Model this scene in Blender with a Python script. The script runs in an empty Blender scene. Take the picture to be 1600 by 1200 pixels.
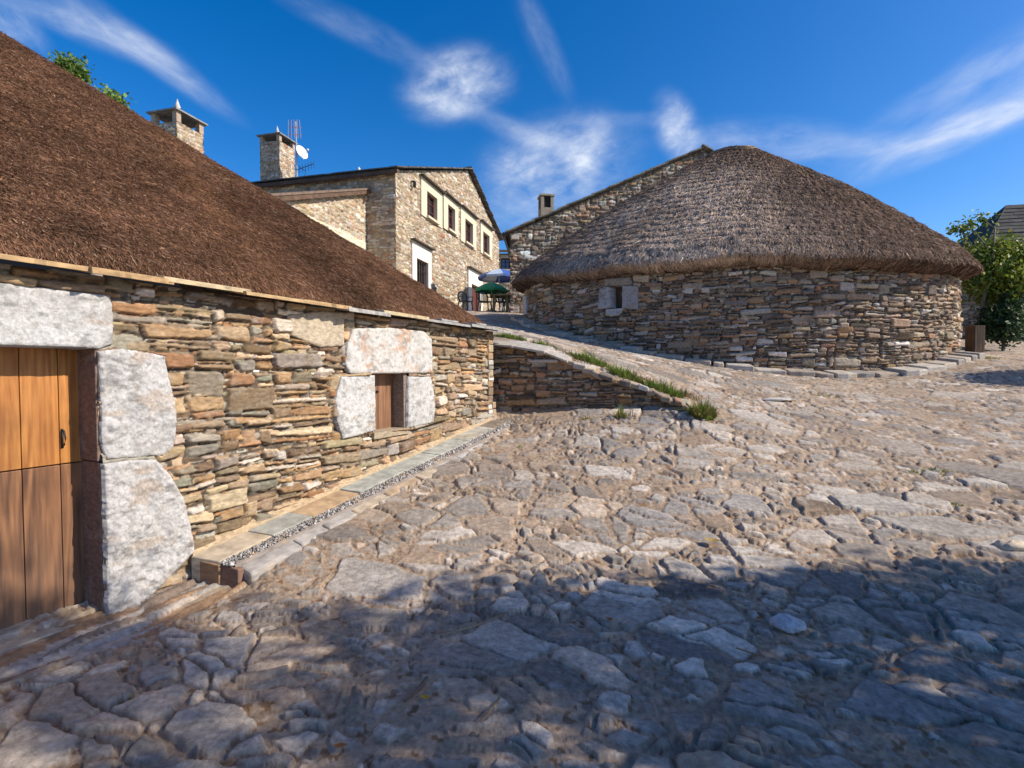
import bpy, math, random
import numpy as np
from mathutils import Vector, Matrix

SC = bpy.context.scene
COL = SC.collection
rad = math.radians

# ------------------------------------------------------------------ camera
EYE = 1.6
PITCH = math.atan(25 / 800)
cam_d = bpy.data.cameras.new('camera')
cam_d.sensor_width = 36
cam_d.lens = 18.0
cam_d.clip_start = 0.05
cam_d.clip_end = 3000
cam = bpy.data.objects.new('camera', cam_d)
COL.objects.link(cam)
cam.location = (0, 0, EYE)
cam.rotation_euler = (math.pi / 2 - PITCH, 0, 0)
SC.camera = cam

# ------------------------------------------------------------------ light
SUN_EL, SUN_AZ = rad(36.5), rad(-12)          # azimuth from +X towards +Y
sun_dir = Vector((math.cos(SUN_EL) * math.cos(SUN_AZ), math.cos(SUN_EL) * math.sin(SUN_AZ), math.sin(SUN_EL)))
sd_ = bpy.data.lights.new('sun', 'SUN')
sd_.energy = 5.0
sd_.angle = rad(0.5)
sd_.color = (1.0, 0.91, 0.775)
sun = bpy.data.objects.new('sun', sd_)
COL.objects.link(sun)
sun.rotation_euler = sun_dir.to_track_quat('Z', 'Y').to_euler()
sun.location = (20, 0, 30)

SC.view_settings.view_transform = 'Standard'
SC.view_settings.look = 'None'
SC.view_settings.exposure = 0.25
SC.view_settings.gamma = 1.0
SC.render.engine = 'CYCLES'
SC.cycles.max_bounces = 5
SC.cycles.diffuse_bounces = 3

CP, SP = math.cos(PITCH), math.sin(PITCH)


def ray(px, py):
    """direction of the sight line through a point of the photograph (1600 x 1200)"""
    xc, yc = (px - 800) / 800, (600 - py) / 800
    return np.array([xc, CP + yc * SP, -SP + yc * CP])


def at(px, py, Y):
    d = ray(px, py)
    return d * (Y / d[1]) + np.array([0, 0, EYE])


def on_plane(px, py, P, D):
    """(s, z) where the sight line meets the vertical plane through P with horizontal direction D"""
    d = ray(px, py)
    a = np.array([[d[0], -D[0]], [d[1], -D[1]]])
    t, s = np.linalg.solve(a, np.array([P[0], P[1]]))
    return s, EYE + t * d[2]


# ------------------------------------------------------------------ world: sky and cirrus
def build_world():
    w = bpy.data.worlds.new('World')
    SC.world = w
    w.use_nodes = True
    nt = w.node_tree
    N, L = nt.nodes, nt.links
    bg = N['Background']
    bg.inputs['Strength'].default_value = 0.125
    sky = N.new('ShaderNodeTexSky')
    sky.sky_type = 'NISHITA'
    sky.sun_disc = False
    sky.sun_elevation = SUN_EL
    sky.sun_rotation = math.pi / 2 - SUN_AZ
    sky.altitude = 1300
    sky.air_density = 1.0
    sky.dust_density = 2.2
    sky.ozone_density = 2.0
    hs = N.new('ShaderNodeHueSaturation')
    hs.inputs['Hue'].default_value = 0.507
    hs.inputs['Saturation'].default_value = 1.46
    hs.inputs['Value'].default_value = 1.26
    L.new(sky.outputs[0], hs.inputs['Color'])
    tc = N.new('ShaderNodeTexCoord')
    gen = tc.outputs['Generated']

    def math_(op, a, b=None, clamp=False):
        m = N.new('ShaderNodeMath')
        m.operation = op
        m.use_clamp = clamp
        for i, v in enumerate((a, b)):
            if v is None:
                continue
            if isinstance(v, (int, float)):
                m.inputs[i].default_value = v
            else:
                L.new(v, m.inputs[i])
        return m.outputs[0]

    def dot(vec):
        m = N.new('ShaderNodeVectorMath')
        m.operation = 'DOT_PRODUCT'
        L.new(gen, m.inputs[0])
        m.inputs[1].default_value = vec
        return m.outputs['Value']

    total = None
    # px, py, half length, half height (radians-ish), tilt in degrees (counter-clockwise), weight, noise stretch
    blobs = [
        (715, 133, 0.085, 0.050, 12, 1.25, 1.8),
        (675, 155, 0.05, 0.022, -14, 0.6, 1.6),
        (700, 172, 0.06, 0.018, 8, 0.4, 2.4),
        (868, 262, 0.13, 0.075, 12, 1.05, 2.0),
        (915, 245, 0.035, 0.07, -22, 0.70, 1.6),
        (830, 215, 0.12, 0.020, -22, 0.45, 3.4),
        (800, 330, 0.12, 0.040, 4, 0.50, 2.6),
        (850, 70, 0.09, 0.022, -62, 0.26, 3.0),
        (590, 62, 0.14, 0.022, -16, 0.30, 4.0),
        (150, 45, 0.09, 0.022, -6, 0.75, 3.0),
        (235, 85, 0.11, 0.020, -26, 0.85, 3.6),
        (8, 38, 0.05, 0.03, -50, 0.75, 2.5),
        (1060, 205, 0.032, 0.060, 26, 1.0, 1.8),
        (1170, 215, 0.14, 0.028, -10, 0.5, 3.6),
        (1290, 235, 0.12, 0.022, -4, 0.45, 4.0),
        (1525, 195, 0.15, 0.026, 14, 1.0, 4.0),
        (1440, 218, 0.14, 0.018, 8, 0.65, 4.2),
        (1570, 110, 0.12, 0.040, 20, 0.40, 3.4),
        (1480, 140, 0.10, 0.02, 14, 0.30, 4.2),
        (970, 188, 0.10, 0.014, -4, 0.25, 4.0),
    ]
    for (px, py, sl, sh, tilt, wt, st) in blobs:
        c = Vector(ray(px, py)).normalized()
        e1 = c.cross(Vector((0, 0, 1))).normalized()
        e2 = e1.cross(c).normalized()
        t = rad(tilt)
        a1 = e1 * math.cos(t) + e2 * math.sin(t)
        a2 = -e1 * math.sin(t) + e2 * math.cos(t)
        u, v, f = dot(a1), dot(a2), dot(c)
        cb = N.new('ShaderNodeCombineXYZ')
        L.new(math_('MULTIPLY', u, 1 / sl), cb.inputs[0])
        L.new(math_('MULTIPLY', v, 1 / sh), cb.inputs[1])
        ln = N.new('ShaderNodeVectorMath')
        ln.operation = 'LENGTH'
        L.new(cb.outputs[0], ln.inputs[0])
        mr = N.new('ShaderNodeMapRange')
        mr.interpolation_type = 'SMOOTHERSTEP'
        mr.inputs['From Min'].default_value = 1.5
        mr.inputs['From Max'].default_value = 0.0
        L.new(ln.outputs['Value'], mr.inputs['Value'])
        front = math_('GREATER_THAN', f, 0.2)
        m = math_('MULTIPLY', mr.outputs[0], front)
        # streaky noise in the blob's own frame
        cn = N.new('ShaderNodeCombineXYZ')
        L.new(math_('MULTIPLY', u, 17.6 / (0.45 + 0.55 * st)), cn.inputs[0])
        L.new(math_('MULTIPLY', v, 20.0), cn.inputs[1])
        cn.inputs[2].default_value = px * 0.013
        nz = N.new('ShaderNodeTexNoise')
        nz.inputs['Scale'].default_value = 1.0
        nz.inputs['Detail'].default_value = 9.0
        nz.inputs['Roughness'].default_value = 0.58
        nz.inputs['Distortion'].default_value = 0.25
        L.new(cn.outputs[0], nz.inputs['Vector'])
        nr = N.new('ShaderNodeMapRange')
        nr.inputs['From Min'].default_value = 0.30
        nr.inputs['From Max'].default_value = 0.72
        L.new(nz.outputs['Fac'], nr.inputs['Value'])
        n2 = N.new('ShaderNodeTexNoise')
        n2.inputs['Scale'].default_value = 2.7
        n2.inputs['Detail'].default_value = 8.0
        n2.inputs['Roughness'].default_value = 0.62
        n2.inputs['Distortion'].default_value = 0.5
        L.new(cn.outputs[0], n2.inputs['Vector'])
        r2 = N.new('ShaderNodeMapRange')
        r2.inputs['From Min'].default_value = 0.36
        r2.inputs['From Max'].default_value = 0.66
        r2.inputs['To Min'].default_value = 0.55
        L.new(n2.outputs['Fac'], r2.inputs['Value'])
        k = math_('MULTIPLY', math_('MULTIPLY', math_('MULTIPLY', m, nr.outputs[0]), r2.outputs[0]), wt * 0.98)
        total = k if total is None else math_('ADD', total, k)
    fac = math_('MINIMUM', total, 0.93)
    mix = N.new('ShaderNodeMix')
    mix.data_type = 'RGBA'
    L.new(fac, mix.inputs['Factor'])
    L.new(hs.outputs[0], mix.inputs['A'])
    mix.inputs['B'].default_value = (5.6, 6.1, 7.0, 1)
    L.new(mix.outputs['Result'], bg.inputs['Color'])


build_world()


# ------------------------------------------------------------------ noise in numpy
def _hash(ix, iy, seed):
    h = (ix.astype(np.int64) * 374761393 + iy.astype(np.int64) * 668265263 + seed * 974711) & 0xFFFFFFFF
    h = ((h ^ (h >> 13)) * 1274126177) & 0xFFFFFFFF
    h = (h ^ (h >> 16)) * 2246822519 & 0xFFFFFFFF
    return ((h ^ (h >> 15)) & 0xFFFFFF) / float(0xFFFFFF)


def vnoise(x, y, seed=0):
    ix, iy = np.floor(x), np.floor(y)
    fx, fy = x - ix, y - iy
    fx = fx * fx * (3 - 2 * fx)
    fy = fy * fy * (3 - 2 * fy)
    a, b = _hash(ix, iy, seed), _hash(ix + 1, iy, seed)
    c, d = _hash(ix, iy + 1, seed), _hash(ix + 1, iy + 1, seed)
    return (a + (b - a) * fx) * (1 - fy) + (c + (d - c) * fx) * fy


def fbm(x, y, seed=0, octs=3, gain=0.5):
    t, amp, s = 0, 1.0, 0
    for o in range(octs):
        t = t + amp * (vnoise(x, y, seed + o * 17) - 0.5)
        s += amp
        amp *= gain
        x, y = x * 2.03 + 11.3, y * 2.03 + 5.7
    return t / s * 2


def sstep(a, b, x):
    t = np.clip((x - a) / (b - a), 0, 1)
    return t * t * (3 - 2 * t)


# ------------------------------------------------------------------ mesh helpers
def np_mesh(name, verts, quads, mat, parent=None, col=None, smooth=False, tris=None, origin=None):
    """verts (n,3) in world space; the object's origin sits at its parent's"""
    verts = np.asarray(verts, dtype=np.float64).reshape(-1, 3)
    org = np.zeros(3)
    if parent is not None:
        org = np.array(parent.get('_org', (0, 0, 0)))
    elif origin is not None:
        org = np.asarray(origin, float)
    me = bpy.data.meshes.new(name)
    q = np.asarray(quads, dtype=np.int32).reshape(-1, 4) if quads is not None and len(quads) else np.zeros((0, 4), np.int32)
    t = np.asarray(tris, dtype=np.int32).reshape(-1, 3) if tris is not None and len(tris) else np.zeros((0, 3), np.int32)
    me.vertices.add(len(verts))
    me.vertices.foreach_set('co', (verts - org).astype(np.float32).ravel())
    nl = q.size + t.size
    me.loops.add(nl)
    me.loops.foreach_set('vertex_index', np.concatenate([q.ravel(), t.ravel()]).astype(np.int32))
    me.polygons.add(len(q) + len(t))
    starts = np.concatenate([np.arange(len(q)) * 4, q.size + np.arange(len(t)) * 3]).astype(np.int32)
    me.polygons.foreach_set('loop_start', starts)
    if smooth:
        me.polygons.foreach_set('use_smooth', np.ones(len(q) + len(t), dtype=bool))
    if col is not None:
        c = np.ones((len(verts), 4), np.float32)
        c[:, :3] = np.clip(np.asarray(col).reshape(-1, 3), 0, 1)
        a = me.attributes.new('Col', 'FLOAT_COLOR', 'POINT')
        a.data.foreach_set('color', c.ravel())
    me.update()
    me.validate()
    if mat is not None:
        me.materials.append(mat)
    o = bpy.data.objects.new(name, me)
    COL.objects.link(o)
    if parent is not None:
        o.parent = parent
        o['_org'] = list(map(float, org))
    else:
        o.location = org
        o['_org'] = list(map(float, org))
    return o


def grid_quads(n, m, keep=None):
    i, j = np.meshgrid(np.arange(n - 1), np.arange(m - 1), indexing='ij')
    a = (i * m + j)
    q = np.stack([a, a + m, a + m + 1, a + 1], -1)
    if keep is not None:
        return q[keep]
    return q.reshape(-1, 4)


def compact(verts, quads, col=None):
    used = np.zeros(len(verts), bool)
    used[quads.ravel()] = True
    idx = np.cumsum(used) - 1
    return verts[used], idx[quads], (col[used] if col is not None else None)


def thing(name, label, cat, loc, group=None):
    o = bpy.data.objects.new(name, None)
    o.empty_display_size = 0.2
    COL.objects.link(o)
    o.location = [float(v) for v in loc]
    o['_org'] = [float(v) for v in loc]
    o['label'] = label
    o['category'] = cat
    if group:
        o['group'] = group
    return o


def tag(o, label=None, cat=None, group=None, kind=None):
    for k, v in (('label', label), ('category', cat), ('group', group), ('kind', kind)):
        if v:
            o[k] = v
    return o


class MB:
    """collects simple solids as one mesh"""

    def __init__(self):
        self.v, self.f, self.c = [], [], []

    def add(self, vs, fs, col=None):
        b = len(self.v)
        self.v += [tuple(map(float, p)) for p in vs]
        self.f += [tuple(b + i for i in f) for f in fs]
        self.c += [tuple(col) if col is not None else (1, 1, 1)] * len(vs)

    def box(self, c, ax, ay, az, col=None):
        """centre and three half-axis vectors"""
        c, ax, ay, az = (np.asarray(v, float) for v in (c, ax, ay, az))
        vs = [c + sx * ax + sy * ay + sz * az for sz in (-1, 1) for sy in (-1, 1) for sx in (-1, 1)]
        fs = [(0, 2, 3, 1), (4, 5, 7, 6), (0, 1, 5, 4), (2, 6, 7, 3), (0, 4, 6, 2), (1, 3, 7, 5)]
        self.add(vs, fs, col)

    def prism(self, bottom, top, col=None):
        n = len(bottom)
        vs = list(bottom) + list(top)
        fs = [tuple(range(n - 1, -1, -1)), tuple(range(n, 2 * n))]
        fs += [(i, (i + 1) % n, n + (i + 1) % n, n + i) for i in range(n)]
        self.add(vs, fs, col)

    def tube(self, pts, r, n=8, col=None, cap=True):
        pts = [np.asarray(p, float) for p in pts]
        if not hasattr(r, '__len__'):
            r = [r] * len(pts)
        vs, fs = [], []
        for i, p in enumerate(pts):
            d = pts[min(i + 1, len(pts) - 1)] - pts[max(i - 1, 0)]
            d = d / (np.linalg.norm(d) + 1e-9)
            up = np.array([0, 0, 1.0]) if abs(d[2]) < 0.9 else np.array([1.0, 0, 0])
            a = np.cross(d, up)
            a /= np.linalg.norm(a)
            b = np.cross(d, a)
            for k in range(n):
                t = 2 * math.pi * k / n
                vs.append(p + r[i] * (math.cos(t) * a + math.sin(t) * b))
        for i in range(len(pts) - 1):
            for k in range(n):
                k2 = (k + 1) % n
                fs.append((i * n + k, i * n + k2, (i + 1) * n + k2, (i + 1) * n + k))
        if cap:
            fs.append(tuple(range(n)))
            fs.append(tuple((len(pts) - 1) * n + k for k in range(n - 1, -1, -1)))
        self.add(vs, fs, col)

    def lathe(self, c, prof, n=16, col=None, ax=None):
        c = np.asarray(c, float)
        vs, fs = [], []
        for (r, z) in prof:
            for k in range(n):
                t = 2 * math.pi * k / n
                vs.append(c + np.array([r * math.cos(t), r * math.sin(t), z]))
        for i in range(len(prof) - 1):
            for k in range(n):
                k2 = (k + 1) % n
                fs.append((i * n + k, i * n + k2, (i + 1) * n + k2, (i + 1) * n + k))
        self.add(vs, fs, col)

    def build(self, name, mat, parent=None, smooth=False, origin=None, bevel=0):
        org = np.zeros(3)
        if parent is not None:
            org = np.array(parent['_org'])
        elif origin is not None:
            org = np.asarray(origin, float)
        me = bpy.data.meshes.new(name)
        me.from_pydata([tuple(np.array(p) - org) for p in self.v], [], self.f)
        a = me.attributes.new('Col', 'FLOAT_COLOR', 'POINT')
        a.data.foreach_set('color', np.array([(*c, 1) for c in self.c], np.float32).ravel())
        if smooth:
            me.polygons.foreach_set('use_smooth', np.ones(len(me.polygons), bool))
        me.update()
        if mat is not None:
            me.materials.append(mat)
        o = bpy.data.objects.new(name, me)
        COL.objects.link(o)
        if parent is not None:
            o.parent = parent
        else:
            o.location = org
        o['_org'] = list(map(float, org))
        if bevel:
            b = o.modifiers.new('bevel', 'BEVEL')
            b.width = bevel
            b.segments = 2
        return o


# ------------------------------------------------------------------ materials
def mat_base(name):
    m = bpy.data.materials.new(name)
    m.use_nodes = True
    nt = m.node_tree
    return m, nt.nodes, nt.links, nt.nodes['Principled BSDF']


def col_mat(name, rough=0.85, var=0.35, scale=18.0, bump=0.25, stretch=(1, 1, 1), spec=0.25, fine=90.0, tint=None, blotch=0.0, blotch_col=(0.9, 0.88, 0.84), bdist=0.01, blotch_scale=7.0, trans=0.0, bmin=0.56):
    """albedo from the mesh's own colour attribute, broken up by noise"""
    m, N, L, P = mat_base(name)
    at_ = N.new('ShaderNodeAttribute')
    at_.attribute_name = 'Col'
    tc = N.new('ShaderNodeTexCoord')
    mp = N.new('ShaderNodeMapping')
    mp.inputs['Scale'].default_value = stretch
    L.new(tc.outputs['Object'], mp.inputs['Vector'])
    nz = N.new('ShaderNodeTexNoise')
    nz.inputs['Scale'].default_value = scale
    nz.inputs['Detail'].default_value = 8
    nz.inputs['Roughness'].default_value = 0.62
    L.new(mp.outputs[0], nz.inputs['Vector'])
    mr = N.new('ShaderNodeMapRange')
    mr.inputs['From Min'].default_value = 0.3
    mr.inputs['From Max'].default_value = 0.7
    mr.inputs['To Min'].default_value = 1 - var
    mr.inputs['To Max'].default_value = 1 + var
    L.new(nz.outputs['Fac'], mr.inputs['Value'])
    mx = N.new('ShaderNodeMix')
    mx.data_type = 'RGBA'
    mx.blend_type = 'MULTIPLY'
    mx.inputs['Factor'].default_value = 1
    L.new(at_.outputs['Color'], mx.inputs['A'])
    L.new(mr.outputs[0], mx.inputs['B'])
    out = mx.outputs['Result']
    if blotch:
        n2 = N.new('ShaderNodeTexNoise')
        n2.inputs['Scale'].default_value = blotch_scale
        n2.inputs['Detail'].default_value = 10
        n2.inputs['Roughness'].default_value = 0.7
        L.new(tc.outputs['Object'], n2.inputs['Vector'])
        r2 = N.new('ShaderNodeMapRange')
        r2.inputs['From Min'].default_value = bmin
        r2.inputs['From Max'].default_value = bmin + 0.12
        r2.inputs['To Max'].default_value = blotch
        L.new(n2.outputs['Fac'], r2.inputs['Value'])
        m2 = N.new('ShaderNodeMix')
        m2.data_type = 'RGBA'
        L.new(r2.outputs[0], m2.inputs['Factor'])
        L.new(out, m2.inputs['A'])
        m2.inputs['B'].default_value = (*blotch_col, 1)
        out = m2.outputs['Result']
    L.new(out, P.inputs['Base Color'])
    P.inputs['Roughness'].default_value = rough
    P.inputs['Specular IOR Level'].default_value = spec
    if bump:
        nf = N.new('ShaderNodeTexNoise')
        nf.inputs['Scale'].default_value = fine
        nf.inputs['Detail'].default_value = 6
        nf.inputs['Roughness'].default_value = 0.65
        L.new(mp.outputs[0], nf.inputs['Vector'])
        bp = N.new('ShaderNodeBump')
        bp.inputs['Strength'].default_value = bump
        bp.inputs['Distance'].default_value = bdist
        L.new(nf.outputs['Fac'], bp.inputs['Height'])
        L.new(bp.outputs[0], P.inputs['Normal'])
    if trans:
        tb = N.new('ShaderNodeBsdfTranslucent')
        L.new(out, tb.inputs['Color'])
        ms = N.new('ShaderNodeMixShader')
        ms.inputs[0].default_value = trans
        L.new(P.outputs[0], ms.inputs[1])
        L.new(tb.outputs[0], ms.inputs[2])
        L.new(ms.outputs[0], N['Material Output'].inputs['Surface'])
    return m


def plain_mat(name, col, rough=0.6, metal=0.0, var=0.2, scale=12.0, bump=0.1, spec=0.4):
    m, N, L, P = mat_base(name)
    tc = N.new('ShaderNodeTexCoord')
    nz = N.new('ShaderNodeTexNoise')
    nz.inputs['Scale'].default_value = scale
    nz.inputs['Detail'].default_value = 6
    L.new(tc.outputs['Object'], nz.inputs['Vector'])
    cr = N.new('ShaderNodeMix')
    cr.data_type = 'RGBA'
    L.new(nz.outputs['Fac'], cr.inputs['Factor'])
    cr.inputs['A'].default_value = (*[c * (1 - var) for c in col], 1)
    cr.inputs['B'].default_value = (*[min(1, c * (1 + var)) for c in col], 1)
    L.new(cr.outputs['Result'], P.inputs['Base Color'])
    P.inputs['Roughness'].default_value = rough
    P.inputs['Metallic'].default_value = metal
    P.inputs['Specular IOR Level'].default_value = spec
    if bump:
        bp = N.new('ShaderNodeBump')
        bp.inputs['Strength'].default_value = bump
        bp.inputs['Distance'].default_value = 0.01
        L.new(nz.outputs['Fac'], bp.inputs['Height'])
        L.new(bp.outputs[0], P.inputs['Normal'])
    return m


def wood_mat(name, dark, light, rough=0.55, scale=1.0, rot=None, knots=True, dirt=None):
    """boards with the grain running up the board"""
    m, N, L, P = mat_base(name)
    tc = N.new('ShaderNodeTexCoord')
    mp = N.new('ShaderNodeMapping')
    mp.inputs['Scale'].default_value = (9 * scale, 9 * scale, 0.6 * scale)
    L.new(tc.outputs['Object'], mp.inputs['Vector'])
    at_ = N.new('ShaderNodeAttribute')
    at_.attribute_name = 'Col'
    ad = N.new('ShaderNodeVectorMath')
    ad.operation = 'MULTIPLY_ADD'
    L.new(at_.outputs['Color'], ad.inputs[0])
    ad.inputs[1].default_value = (13, 7, 31)
    L.new(mp.outputs[0], ad.inputs[2])
    nz = N.new('ShaderNodeTexNoise')
    nz.inputs['Scale'].default_value = 0.55
    nz.inputs['Detail'].default_value = 2
    nz.inputs['Distortion'].default_value = 0.6
    L.new(ad.outputs[0], nz.inputs['Vector'])
    wv = N.new('ShaderNodeMath')
    wv.operation = 'MULTIPLY'
    wv.inputs[1].default_value = 42
    L.new(nz.outputs['Fac'], wv.inputs[0])
    sn = N.new('ShaderNodeMath')
    sn.operation = 'SINE'
    L.new(wv.outputs[0], sn.inputs[0])
    n2 = N.new('ShaderNodeTexNoise')
    n2.inputs['Scale'].default_value = 6
    n2.inputs['Detail'].default_value = 6
    L.new(ad.outputs[0], n2.inputs['Vector'])
    s1 = N.new('ShaderNodeMath')
    s1.operation = 'MULTIPLY_ADD'
    s1.inputs[1].default_value = 0.13
    L.new(sn.outputs[0], s1.inputs[0])
    L.new(n2.outputs['Fac'], s1.inputs[2])
    mr = N.new('ShaderNodeMapRange')
    mr.inputs['From Min'].default_value = 0.25
    mr.inputs['From Max'].default_value = 0.78
    L.new(s1.outputs[0], mr.inputs['Value'])
    n3 = N.new('ShaderNodeTexNoise')
    n3.inputs['Scale'].default_value = 2.2
    n3.inputs['Detail'].default_value = 4
    L.new(tc.outputs['Object'], n3.inputs['Vector'])
    cr = N.new('ShaderNodeMix')
    cr.data_type = 'RGBA'
    L.new(mr.outputs[0], cr.inputs['Factor'])
    cr.inputs['A'].default_value = (*dark, 1)
    cr.inputs['B'].default_value = (*light, 1)
    m3 = N.new('ShaderNodeMapRange')
    m3.inputs['From Min'].default_value = 0.35
    m3.inputs['From Max'].default_value = 0.65
    m3.inputs['To Min'].default_value = 0.7
    m3.inputs['To Max'].default_value = 1.15
    L.new(n3.outputs['Fac'], m3.inputs['Value'])
    mu = N.new('ShaderNodeMix')
    mu.data_type = 'RGBA'
    mu.blend_type = 'MULTIPLY'
    mu.inputs['Factor'].default_value = 1
    L.new(cr.outputs['Result'], mu.inputs['A'])
    L.new(m3.outputs[0], mu.inputs['B'])
    out = mu.outputs['Result']
    if dirt:
        sp = N.new('ShaderNodeSeparateXYZ')
        L.new(tc.outputs['Object'], sp.inputs[0])
        ma = N.new('ShaderNodeMath')
        ma.operation = 'MULTIPLY_ADD'
        ma.inputs[1].default_value = -0.5
        L.new(n3.outputs['Fac'], ma.inputs[0])
        L.new(sp.outputs[2], ma.inputs[2])
        md = N.new('ShaderNodeMapRange')
        md.inputs['From Min'].default_value = 0.28
        md.inputs['From Max'].default_value = -0.55
        md.inputs['To Max'].default_value = 0.5
        L.new(ma.outputs[0], md.inputs['Value'])
        mm = N.new('ShaderNodeMix')
        mm.data_type = 'RGBA'
        L.new(md.outputs[0], mm.inputs['Factor'])
        L.new(out, mm.inputs['A'])
        mm.inputs['B'].default_value = (*dirt, 1)
        out = mm.outputs['Result']
    L.new(out, P.inputs['Base Color'])
    P.inputs['Roughness'].default_value = rough
    bp = N.new('ShaderNodeBump')
    bp.inputs['Strength'].default_value = 0.25
    bp.inputs['Distance'].default_value = 0.004
    L.new(s1.outputs[0], bp.inputs['Height'])
    L.new(bp.outputs[0], P.inputs['Normal'])
    return m


M_WALL = col_mat('rubble_stone', rough=0.9, var=0.38, scale=22, bump=0.55, stretch=(1, 1, 2.2), blotch=0.45, blotch_col=(0.42, 0.40, 0.36), bdist=0.008)
M_FARWALL = col_mat('far_rubble_stone', rough=0.92, var=0.3, scale=9, bump=0.4, stretch=(1, 1, 2), fine=40, bdist=0.02)
M_GRANITE = col_mat('lichened_granite', rough=0.9, var=0.26, scale=55, bump=0.7, fine=120, blotch=0.6, blotch_col=(0.27, 0.235, 0.20), blotch_scale=13, bmin=0.525, bdist=0.008)
M_RUSTGRAN = col_mat('rust_stained_granite', rough=0.9, var=0.16, scale=24, bump=0.6, fine=70, blotch=0.8, blotch_col=(0.44, 0.22, 0.10), bmin=0.535, blotch_scale=5.0, bdist=0.010)
M_SLAB = col_mat('slate_slab', rough=0.75, var=0.35, scale=9, bump=0.35, fine=45, stretch=(1, 1, 3), blotch=0.5, blotch_col=(0.42, 0.28, 0.13), blotch_scale=4)
M_GROUND = col_mat('stone_paving', rough=0.85, var=0.34, scale=24, bump=0.7, fine=60, spec=0.25, bdist=0.010)
M_THATCH = col_mat('broom_thatch', rough=0.95, var=0.3, scale=3.0, bump=0, spec=0.1, trans=0.25)
M_LEAF = col_mat('leaves', rough=0.55, var=0.2, scale=2, bump=0, spec=0.4, trans=0.3)
M_GRASS = col_mat('grass_blades', rough=0.6, var=0.2, scale=5, bump=0, spec=0.3, trans=0.25)
M_BARK = plain_mat('bark', (0.22, 0.19, 0.15), 0.9, var=0.4, scale=25, bump=0.6)
M_ROOFSLATE = col_mat('roof_slate', rough=0.8, var=0.4, scale=6, bump=0.5, fine=20, bdist=0.02)
M_CREAM = plain_mat('cream_granite', (0.62, 0.54, 0.40), 0.85, var=0.15, scale=10, bump=0.3)
M_WHITE = plain_mat('white_granite', (0.74, 0.70, 0.62), 0.85, var=0.12, scale=10, bump=0.3)
M_FRAME = plain_mat('red_brown_wood', (0.10, 0.028, 0.018), 0.5, var=0.3)
M_GLASS = plain_mat('dark_glass', (0.02, 0.02, 0.025), 0.08, var=0.1, bump=0, spec=0.8)
M_BLUEGLASS = plain_mat('sky_painted_glass', (0.05, 0.10, 0.20), 0.05, var=0.1, bump=0, spec=1.0)  # blue base colour stands in for reflected sky
M_IRON = plain_mat('iron', (0.025, 0.022, 0.02), 0.6, var=0.3)
M_GREY = plain_mat('galvanised_metal', (0.45, 0.45, 0.46), 0.4, metal=0.7)
M_DISH = plain_mat('white_paint', (0.75, 0.74, 0.70), 0.4)
M_RED = plain_mat('pinkish_metal', (0.42, 0.27, 0.22), 0.5)
M_CHAIR = plain_mat('dark_green_plastic', (0.012, 0.045, 0.038), 0.35, bump=0)
M_GREEN = plain_mat('green_canvas', (0.03, 0.28, 0.12), 0.8, bump=0)
M_BLUE = plain_mat('blue_canvas', (0.04, 0.10, 0.38), 0.7, bump=0)
M_PALEBLUE = plain_mat('pale_blue_canvas', (0.42, 0.52, 0.66), 0.7, bump=0)
M_WHITEPIPE = plain_mat('white_trim', (0.72, 0.72, 0.70), 0.7, bump=0)
M_TABLE = wood_mat('weathered_table_wood', (0.16, 0.13, 0.05), (0.30, 0.24, 0.10), 0.7)
M_DOORUP = wood_mat('honey_wood', (0.30, 0.10, 0.018), (0.56, 0.245, 0.06), 0.5)
M_DOORLOW = wood_mat('weathered_brown_wood', (0.11, 0.045, 0.02), (0.34, 0.155, 0.065), 0.6, dirt=(0.10, 0.075, 0.062))
M_SHUTTER = wood_mat('shutter_wood', (0.15, 0.07, 0.035), (0.31, 0.155, 0.08), 0.6)
M_OLDWOOD = wood_mat('old_dark_wood', (0.05, 0.03, 0.02), (0.13, 0.08, 0.05), 0.8)
M_DARK = plain_mat('dark_interior', (0.03, 0.027, 0.024), 0.95)


# ------------------------------------------------------------------ ground heights
def wall_A():
    return np.array([-2.66, 3.28])


WA = np.array([-2.66, 3.28])
WD = np.array([0.471, 0.882])
WN = np.array([0.882, -0.471])         # outward, towards the lane
S_END = 5.03
RA = np.array([-0.34, 7.98])           # retaining wall, from the house corner to where it dies away
RB = np.array([2.75, 7.22])
RD = (RB - RA) / np.linalg.norm(RB - RA)
RN = np.array([RD[1], -RD[0]])         # towards the camera


def wp(s, off=0.0):
    return WA + WD * s + WN * off


low_pts, up_pts, both = [], [], []
for s in (-6, -3, -1, 0, 0.5):
    for off in (0.1, 0.6):
        p = wp(s, off)
        low_pts.append((*p, -0.01))
for s, z_ in ((0.62, 0.0), (0.85, 0.09), (1.15, 0.17), (1.5, 0.235), (2, 0.30), (3, 0.435), (4, 0.58), (5, 0.735)):
    p = wp(s, 0.45)
    low_pts.append((*p, z_))
both += [(0, -3, 0), (0, 0, 0), (0, 2, 0), (-3, -3, 0), (4, -2, 0), (3, 1.5, 0.0), (6, 2, 0.1), (-1, 3, 0.0), (1, 3.6, 0.10), (3.5, 4, 0.18), (6, 5, 0.42), (9, 5, 0.5), (12, 4, 0.5), (15, 10, 1.3), (2, 5.4, 0.47), (4, 7, 0.82), (3.2, 7.1, 0.92),
         (8, 8, 0.98), (11, 9, 1.2)]
low_pts += [(0.6, 7.3, 0.86), (1.6, 7.1, 0.90), (2.5, 6.9, 0.93), (0.3, 6, 0.57)]
ring = [(1280, 581, 11.9), (1200, 577, 12.0), (1100, 566, 12.4), (1000, 548, 13.2), (900, 527, 14.5), (1400, 575, 11.8), (1500, 556, 12.2), (830, 500, 16)]
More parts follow.
